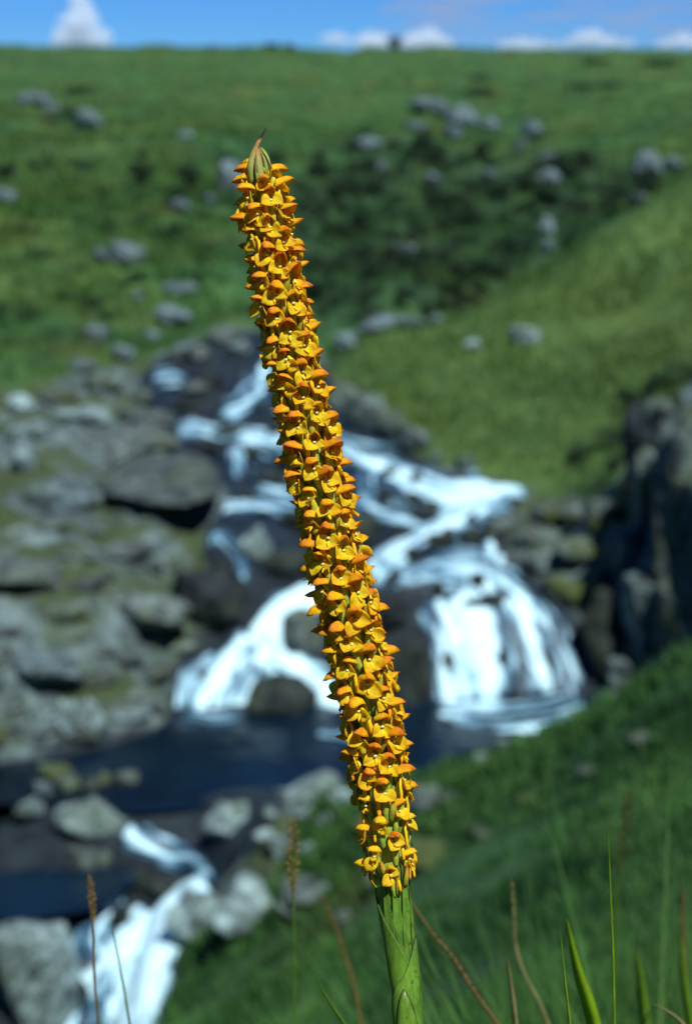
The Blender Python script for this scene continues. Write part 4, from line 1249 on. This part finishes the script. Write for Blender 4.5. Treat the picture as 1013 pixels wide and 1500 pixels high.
def lance_mesh(name, base, tip, bulge, hw, mat, seed, twist=0.0, peak=0.35, nv=9, roll=0.35, t0=0.0, t1=1.0, face=None):
    base, tip, bulge = Vector(base), Vector(tip), Vector(bulge)
    ax_ = (tip - base).normalized()
    nf = bulge.normalized() if face is None else Vector(face).normalized()
    nf = (nf - ax_ * nf.dot(ax_)).normalized()
    sd0 = ax_.cross(nf).normalized()
    def fn(u, v):
        w = hw * (math.sin(math.pi * (v ** (math.log(0.5) / math.log(peak)))) ** 0.7 * 0.92 + 0.08 * (1 - v)) if 0 < v < 1 else hw * (0.30 if v == 0 else 0.03)
        c_ = base.lerp(tip, v) + bulge * math.sin(math.pi * v)
        an = twist * v
        sd = sd0 * math.cos(an) + nf * math.sin(an); nn = nf * math.cos(an) - sd0 * math.sin(an)
        wob = noise.noise(Vector((u + seed, v * 3, seed * 1.7))) * 0.12 * hw
        return tuple((c_ + sd * w * u - nn * (roll * w * u * u) + nn * wob) * MMM)
    V, Fc, t_ = sheet(fn, 4, nv, 0.22 * MMM, lambda u, v: t0 + (t1 - t0) * v)
    return to_mesh(name, V, Fc, t_, mat)

def tube_mesh(name, pts, radii, mat, seg=7, flat=1.0, t0=0.0, t1=1.0, ribs=0.0):
    pts = [Vector(p) for p in pts]
    n_ = (len(pts) - 1) * 3
    V = []; t_ = []; Fc = []
    for i in range(n_ + 1):
        c_ = Vector(cr([tuple(p) for p in pts], i / n_))
        c2 = Vector(cr([tuple(p) for p in pts], min(1, (i + 0.3) / n_))); c1 = Vector(cr([tuple(p) for p in pts], max(0, (i - 0.3) / n_)))
        tg = (c2 - c1).normalized()
        e1 = tg.cross(Vector((0, 1, 0.05))).normalized(); e2 = tg.cross(e1)
        k_ = i / n_ * (len(radii) - 1); a_ = min(int(k_), len(radii) - 2)
        r_ = radii[a_] + (radii[a_ + 1] - radii[a_]) * (k_ - a_)
        for q_ in range(seg):
            an = 2 * math.pi * q_ / seg
            rr = r_ * (1 + ribs * math.cos(3 * an))
            V.append((c_ + e1 * math.cos(an) * rr + e2 * math.sin(an) * rr * flat) * MMM); t_.append(t0 + (t1 - t0) * i / n_)
    for i in range(n_):
        for q_ in range(seg):
            b_ = (q_ + 1) % seg
            Fc.append((i * seg + q_, i * seg + b_, (i + 1) * seg + b_, (i + 1) * seg + q_))
    Fc.append(tuple(range(seg - 1, -1, -1))); Fc.append(tuple(n_ * seg + q_ for q_ in range(seg)))
    return to_mesh(name, V, Fc, t_, mat)

def blob_mesh(name, c_, r_, mat, seed):
    bm = bmesh.new()
    bmesh.ops.create_icosphere(bm, subdivisions=1, radius=1.0)
    for v in bm.verts:
        k_ = 1 + 0.35 * noise.noise(v.co * 1.6 + Vector((seed * 3.3, 0, 0)))
        v.co = Vector((c_[0] + v.co.x * r_[0] * k_, c_[1] + v.co.y * r_[1] * k_, c_[2] + v.co.z * r_[2] * k_)) * MMM
    for f_ in bm.faces: f_.smooth = True
    me = bpy.data.meshes.new(name); bm.to_mesh(me); bm.free(); me.materials.append(mat)
    return me

HOODS_PALE = [hood_mesh(40 + i, 0.45) for i in range(4)]
HOODS = [hood_mesh(i + 1) for i in range(12)]
SEP = {s_: [sepal_mesh(i + 1, s_) for i in range(12)] for s_ in (-1, 1)}
OVA = [tube_mesh('floret', [(0.2 * k_, 0.2, -11.5), (0.1, 1.7, -6.5), (0, 3.0, -2.0), (0, 3.9, 0.9)], [1.0, 1.7, 1.8, 1.2], M['ovary'], 9, 0.9, 0.0, 1.0, 0.07) for k_ in (-1, 0, 1)]
LIPS = [lance_mesh('lip', (0, 4.3, 0.2), (0.3 * k_, 7.4, -2.6), (0, 0.5, 0.4), 0.75, M['lip'], k_, 0.3 * k_, 0.5, 6) for k_ in (-1, 1)]
SPUR = [tube_mesh('spur', [(0.6 * s_, 4.6, 2.6), (2.5 * s_, 4.3, 0.0), (3.2 * s_, 4.5, -3.8), (3.3 * s_, 4.2, -7.6 - k_)], [0.7, 0.8, 1.0, 0.75], M['spur'], 7, 0.7) for s_, k_ in ((1, 0), (-1, 0.8), (1, 1.6))]
COLM = [blob_mesh('column', (0.2 * k_, 5.6, 1.3), (0.85, 0.8, 0.62), M['column'], k_) for k_ in (-1, 0, 1)]
BRA = [lance_mesh('bract', (-1.6 * s_, 0.6, -12), (-3.0 * s_, 4.9, -0.5 + k_), (-0.6 * s_, 1.6, 0), 1.7, M['bract'], 3 + k_, 0.2 * s_, 0.35, 7, 0.5) for s_, k_ in ((1, 0), (-1, 1), (1, 2))]
WITH = [blob_mesh('withered_tip', (0.8 * k_, 6.0, -0.5), (0.45, 0.5, 1.0), M['withered'], k_ + 5) for k_ in (-1, 1)]

rnd = random.Random(21)
GOLD = math.radians(137.508)
py = 1278.0
i = 0
extras = [(262, -1.75), (266, 1.65), (288, 0.2)]      # the flowers that flank the withered tip
while py > 246 or extras:
    ex = extras.pop() if py <= 246 else None
    base_zone = py > 1175
    skip = rnd.random() < 0.02
    bare = base_zone and rnd.random() < 0.34
    ang = i * GOLD + rnd.uniform(-0.07, 0.07)
    ppos = py + rnd.uniform(-2.5, 2.5)
    step = 4.6 if py < 1170 else 5.6
    if ex:
        ppos, ang = ex; skip = False
    elif (py < 288 and math.cos(ang) > 0.30) or (py < 258 and math.cos(ang) > -0.25):
        skip = True
    if not skip:
        s = s_of_py(min(max(ppos, 216), 1495))
        p, up_, out, rt = frame(s)
        rad_dir = out * math.cos(ang) + rt * math.sin(ang)
        tng = rad_dir.cross(up_).normalized()
        k_ = rnd.uniform(0.92, 1.06) * (0.82 if base_zone else 1.0) * float(np.interp(py, [232, 300], [0.92, 1.0]))
        lean = rnd.uniform(-0.06, 0.14)
        R_ = Matrix((tng, rad_dir, up_)).transposed().to_4x4()
        R_ = Matrix.Translation(p + rad_dir * (stem_r(ppos) - 0.6 * MMM)) @ R_ @ Matrix.Rotation(lean, 4, 'X') @ Matrix.Rotation(rnd.uniform(-0.12, 0.12), 4, 'Y') @ Matrix.Rotation(rnd.uniform(-0.14, 0.14), 4, 'Z') @ Matrix.Scale(k_, 4)
        f_ = link('floret', rnd.choice(OVA), orchid)
        f_.matrix_basis = R_
        def sub(name, me, sx=1.0, rx=0.0, ry=0.0):
            c_ = link(name, me, f_)
            c_.rotation_euler = (rx, ry, 0)
            c_.scale = (sx, sx, sx)
            return c_
        if bare:
            sub('bract', rnd.choice(BRA))
            if rnd.random() < 0.5: sub('withered_tip', rnd.choice(WITH))
            py -= step; i += 1
            continue
        h_ = sub('hood', rnd.choice(HOODS_PALE if base_zone and rnd.random() < 0.75 else HOODS), rnd.uniform(0.92, 1.12), rnd.uniform(-0.08, 0.20), rnd.uniform(-0.12, 0.12))
        sub('sepal', rnd.choice(SEP[1]), rnd.uniform(0.85, 1.08), rnd.uniform(-0.28, 0.25), rnd.uniform(-0.32, 0.32))
        sub('sepal', rnd.choice(SEP[-1]), rnd.uniform(0.85, 1.08), rnd.uniform(-0.28, 0.25), rnd.uniform(-0.32, 0.32))
        sub('lip', rnd.choice(LIPS)); sub('column', rnd.choice(COLM))
        if rnd.random() < 0.75: sub('spur', rnd.choice(SPUR))
        if rnd.random() < 0.8: sub('bract', rnd.choice(BRA))
        if rnd.random() < 0.13: sub('withered_tip', rnd.choice(WITH))
    py -= step
    i += 1

# withered bracts that close the tip
def tip_bract(b_, m_, t_, wpx, face, seed, t1=1.0, tw=0.0):
    """through photograph points, in the plane of the spike; offsets toward the camera in mm"""
    def q_(v): return (near(v[0], v[1], SPIKE_D - v[2] * MMM) - ROOT) / MMM
    A_, B_, C_ = q_(b_), q_(m_), q_(t_)
    bul = B_ - (A_ + C_) / 2
    me = lance_mesh('tip_bract', A_, C_, bul, wpx * SPIKE_D / F / MMM / 2, M['dry_bract'], seed, tw, 0.42, 12, 0.55, 0.0, t1, face)
    o = link('tip_bract', me, orchid)
    o['label'] = 'dry tan bract with blackened tip'
tip_bract((368, 268, 3.5), (366, 232, 4.5), (390, 187, 1.5), 13, (-0.6, -1, 0.1), 1, 1.0, 0.5)
tip_bract((385, 276, 4.5), (382, 244, 5.5), (376, 205, 3.0), 13, (0.4, -1, 0.1), 2, 0.97, -0.4)
tip_bract((390, 262, 0.0), (391, 236, 1.5), (376, 213, 1.0), 9, (0.9, -0.5, 0.1), 3, 1.0, 0.6)
tip_bract((382, 216, 1.0), (391, 226, 1.8), (398, 246, 2.0), 7, (0.6, -0.8, 0.2), 5, 1.08, 0.9)
tip_bract((374, 262, -3.0), (369, 234, -2.0), (383, 198, -0.5), 10, (0.2, 1, 0.1), 4, 1.0, -0.6)
tip_bract((378, 268, 5.0), (375, 250, 5.6), (372, 222, 4.2), 6, (-0.2, -1, 0.1), 6, 1.08, 0.5)

# overlapping leaf sheaths round the lower stem
def sheath(py_top, py_bot, a0, wrap, tipdrop, flare, name='sheath'):
    nu, nv = 28, 14
    def fn(u, v):
        an = a0 + u * wrap
        top = py_top + (py_bot - py_top) * tipdrop * abs(u) ** 1.15
        y = py_bot + (top - py_bot) * v
        if y <= 1495:
            p, up_, out, rt = frame(s_of_py(y))
        else:
            p, up_, out, rt = frame(NP - 1 + (y - 1500) / 280)
        r_ = stem_r(y) + MMM * (0.35 + flare * v * (1 - 0.5 * abs(u)) + 0.35 * abs(u))
        return p + (out * math.cos(an) + rt * math.sin(an)) * r_
    def tf(u, v):
        return 1.0 if (v > 0.97 or abs(u) > 0.97) else 0.5
    V, Fc, t_ = sheet(fn, nu, nv, 0.25 * MMM, tf)
    me = to_mesh(name, V, Fc, t_, M['stem'])
    return link(name, me, orchid)
sheath(1458, 1760, math.radians(-8), 2.7, 0.55, 1.0)
sheath(1372, 1600, math.radians(72), 2.6, 0.50, 1.2)
sheath(1308, 1500, math.radians(-78), 2.5, 0.72, 1.1)
sheath(1290, 1440, math.radians(70), 1.3, 0.9, 0.3)
sheath(1262, 1400, math.radians(-50), 1.0, 0.8, 0.3)
for a_, y_ in ((5, 1276), (42, 1262), (-28, 1284), (100, 1270), (-112, 1262), (170, 1270), (68, 1296)):
    sheath(y_, y_ + 120, math.radians(a_), 0.50, 0.95, 0.9, 'base_bract')
sheath(1640, 1950, math.radians(120), 2.7, 0.5, 0.5)

# ------------------------------------------------------------------ clouds
def cloud(name, blobs, Y, label, group=None, mat='cloud', flat=1.0):
    """heap of rounded billows, px,py,radius px, Y metres off"""
    bm = bmesh.new()
    c0 = at(blobs[0][0], blobs[0][1], Y)
    rr = random.Random(int(blobs[0][0]))
    extra = []
    for px, py_, r_ in blobs:
        for _ in range(7):
            an = rr.uniform(0, 2 * math.pi)
            extra.append((px + math.cos(an) * r_ * 1.05, py_ + math.sin(an) * r_ * 0.75, r_ * rr.uniform(0.18, 0.42)))
    blobs = [(x_, y_, r_ * 0.86) for x_, y_, r_ in blobs] + extra
    for bi, (px, py_, r_) in enumerate(blobs):
        c_ = at(px, py_, Y + random.uniform(-0.6, 0.6) * r_ / F * Y) - c0
        R_ = r_ / F * Y
        vs = bmesh.ops.create_icosphere(bm, subdivisions=3 if bi < 12 else 2, radius=1.0)['verts']
        for v in vs:
            d_ = v.co.normalized()
            k_ = 1 + 0.28 * noise.noise(d_ * 1.8 + Vector((bi * 5.1, 0, 0))) + 0.13 * noise.noise(d_ * 4.4 + Vector((0, bi * 3.3, 0)))
            v.co = c_ + Vector((d_.x * R_ * 1.1 / flat, d_.y * R_ * 1.2, d_.z * R_ * 0.85 * flat)) * k_
    for f_ in bm.faces: f_.smooth = True
    me = bpy.data.meshes.new(name); bm.to_mesh(me); bm.free(); me.materials.append(M[mat])
    o = link(name, me); o.location = c0
    md = o.modifiers.new('join_billows', 'REMESH'); md.mode = 'VOXEL'; md.voxel_size = 3.0
    tag(o, label, 'cloud', group)
cloud('cumulus_cloud', [(118, 54, 26), (96, 54, 18), (142, 56, 18), (112, 30, 20), (128, 28, 18), (119, 8, 17), (84, 64, 11), (154, 64, 11), (112, -8, 12)], 3200, 'tall white cumulus cloud rising over the ridge')
cloud('cumulus_cloud', [(620, 58, 18), (600, 62, 15), (640, 60, 15), (628, 48, 12), (582, 64, 13), (655, 66, 10)], 3400, 'white cloud behind the round skyline bush', flat=0.72)
cloud('cumulus_cloud', [(545, 58, 16), (534, 62, 14), (556, 62, 14)], 3600, 'small low cloud beside the white cloud on the skyline', flat=0.72)
cloud('cumulus_cloud', [(490, 54, 11), (480, 58, 10), (502, 59, 10)], 3600, 'faint low puff of cloud standing apart over the skyline', flat=0.72)
cloud('cumulus_cloud', [(862, 56, 16), (840, 62, 12), (888, 62, 14), (915, 64, 10), (815, 66, 8), (870, 48, 10)], 3500, 'long low cloud bank with one bright heap', flat=0.72)
cloud('cumulus_cloud', [(762, 64, 13), (744, 66, 12), (780, 66, 12), (796, 68, 10)], 3700, 'thin low cloud between the two brighter clouds', flat=0.72)
cloud('cumulus_cloud', [(1000, 60, 15), (978, 64, 13), (1022, 62, 16)], 3600, 'low cloud at the end of the cloud bank', flat=0.72)
# high thin sheet of cloud
N_ = 12
V = []; Fc = []
for j in range(N_ + 1):
    for i in range(N_ + 1):
        V.append((150 + 3600 * i / N_, 5200 + 6000 * j / N_, 330 + 12 * math.sin(i * 1.3 + j)))
for j in range(N_):
    for i in range(N_):
        a_ = j * (N_ + 1) + i
        Fc.append((a_, a_ + 1, a_ + N_ + 2, a_ + N_ + 1))
v_ = mesh_obj('cloud_sheet', V, Fc, M['veil'])
tag(v_, 'thin grey-violet sheet of high cloud over the plateau', 'cloud')
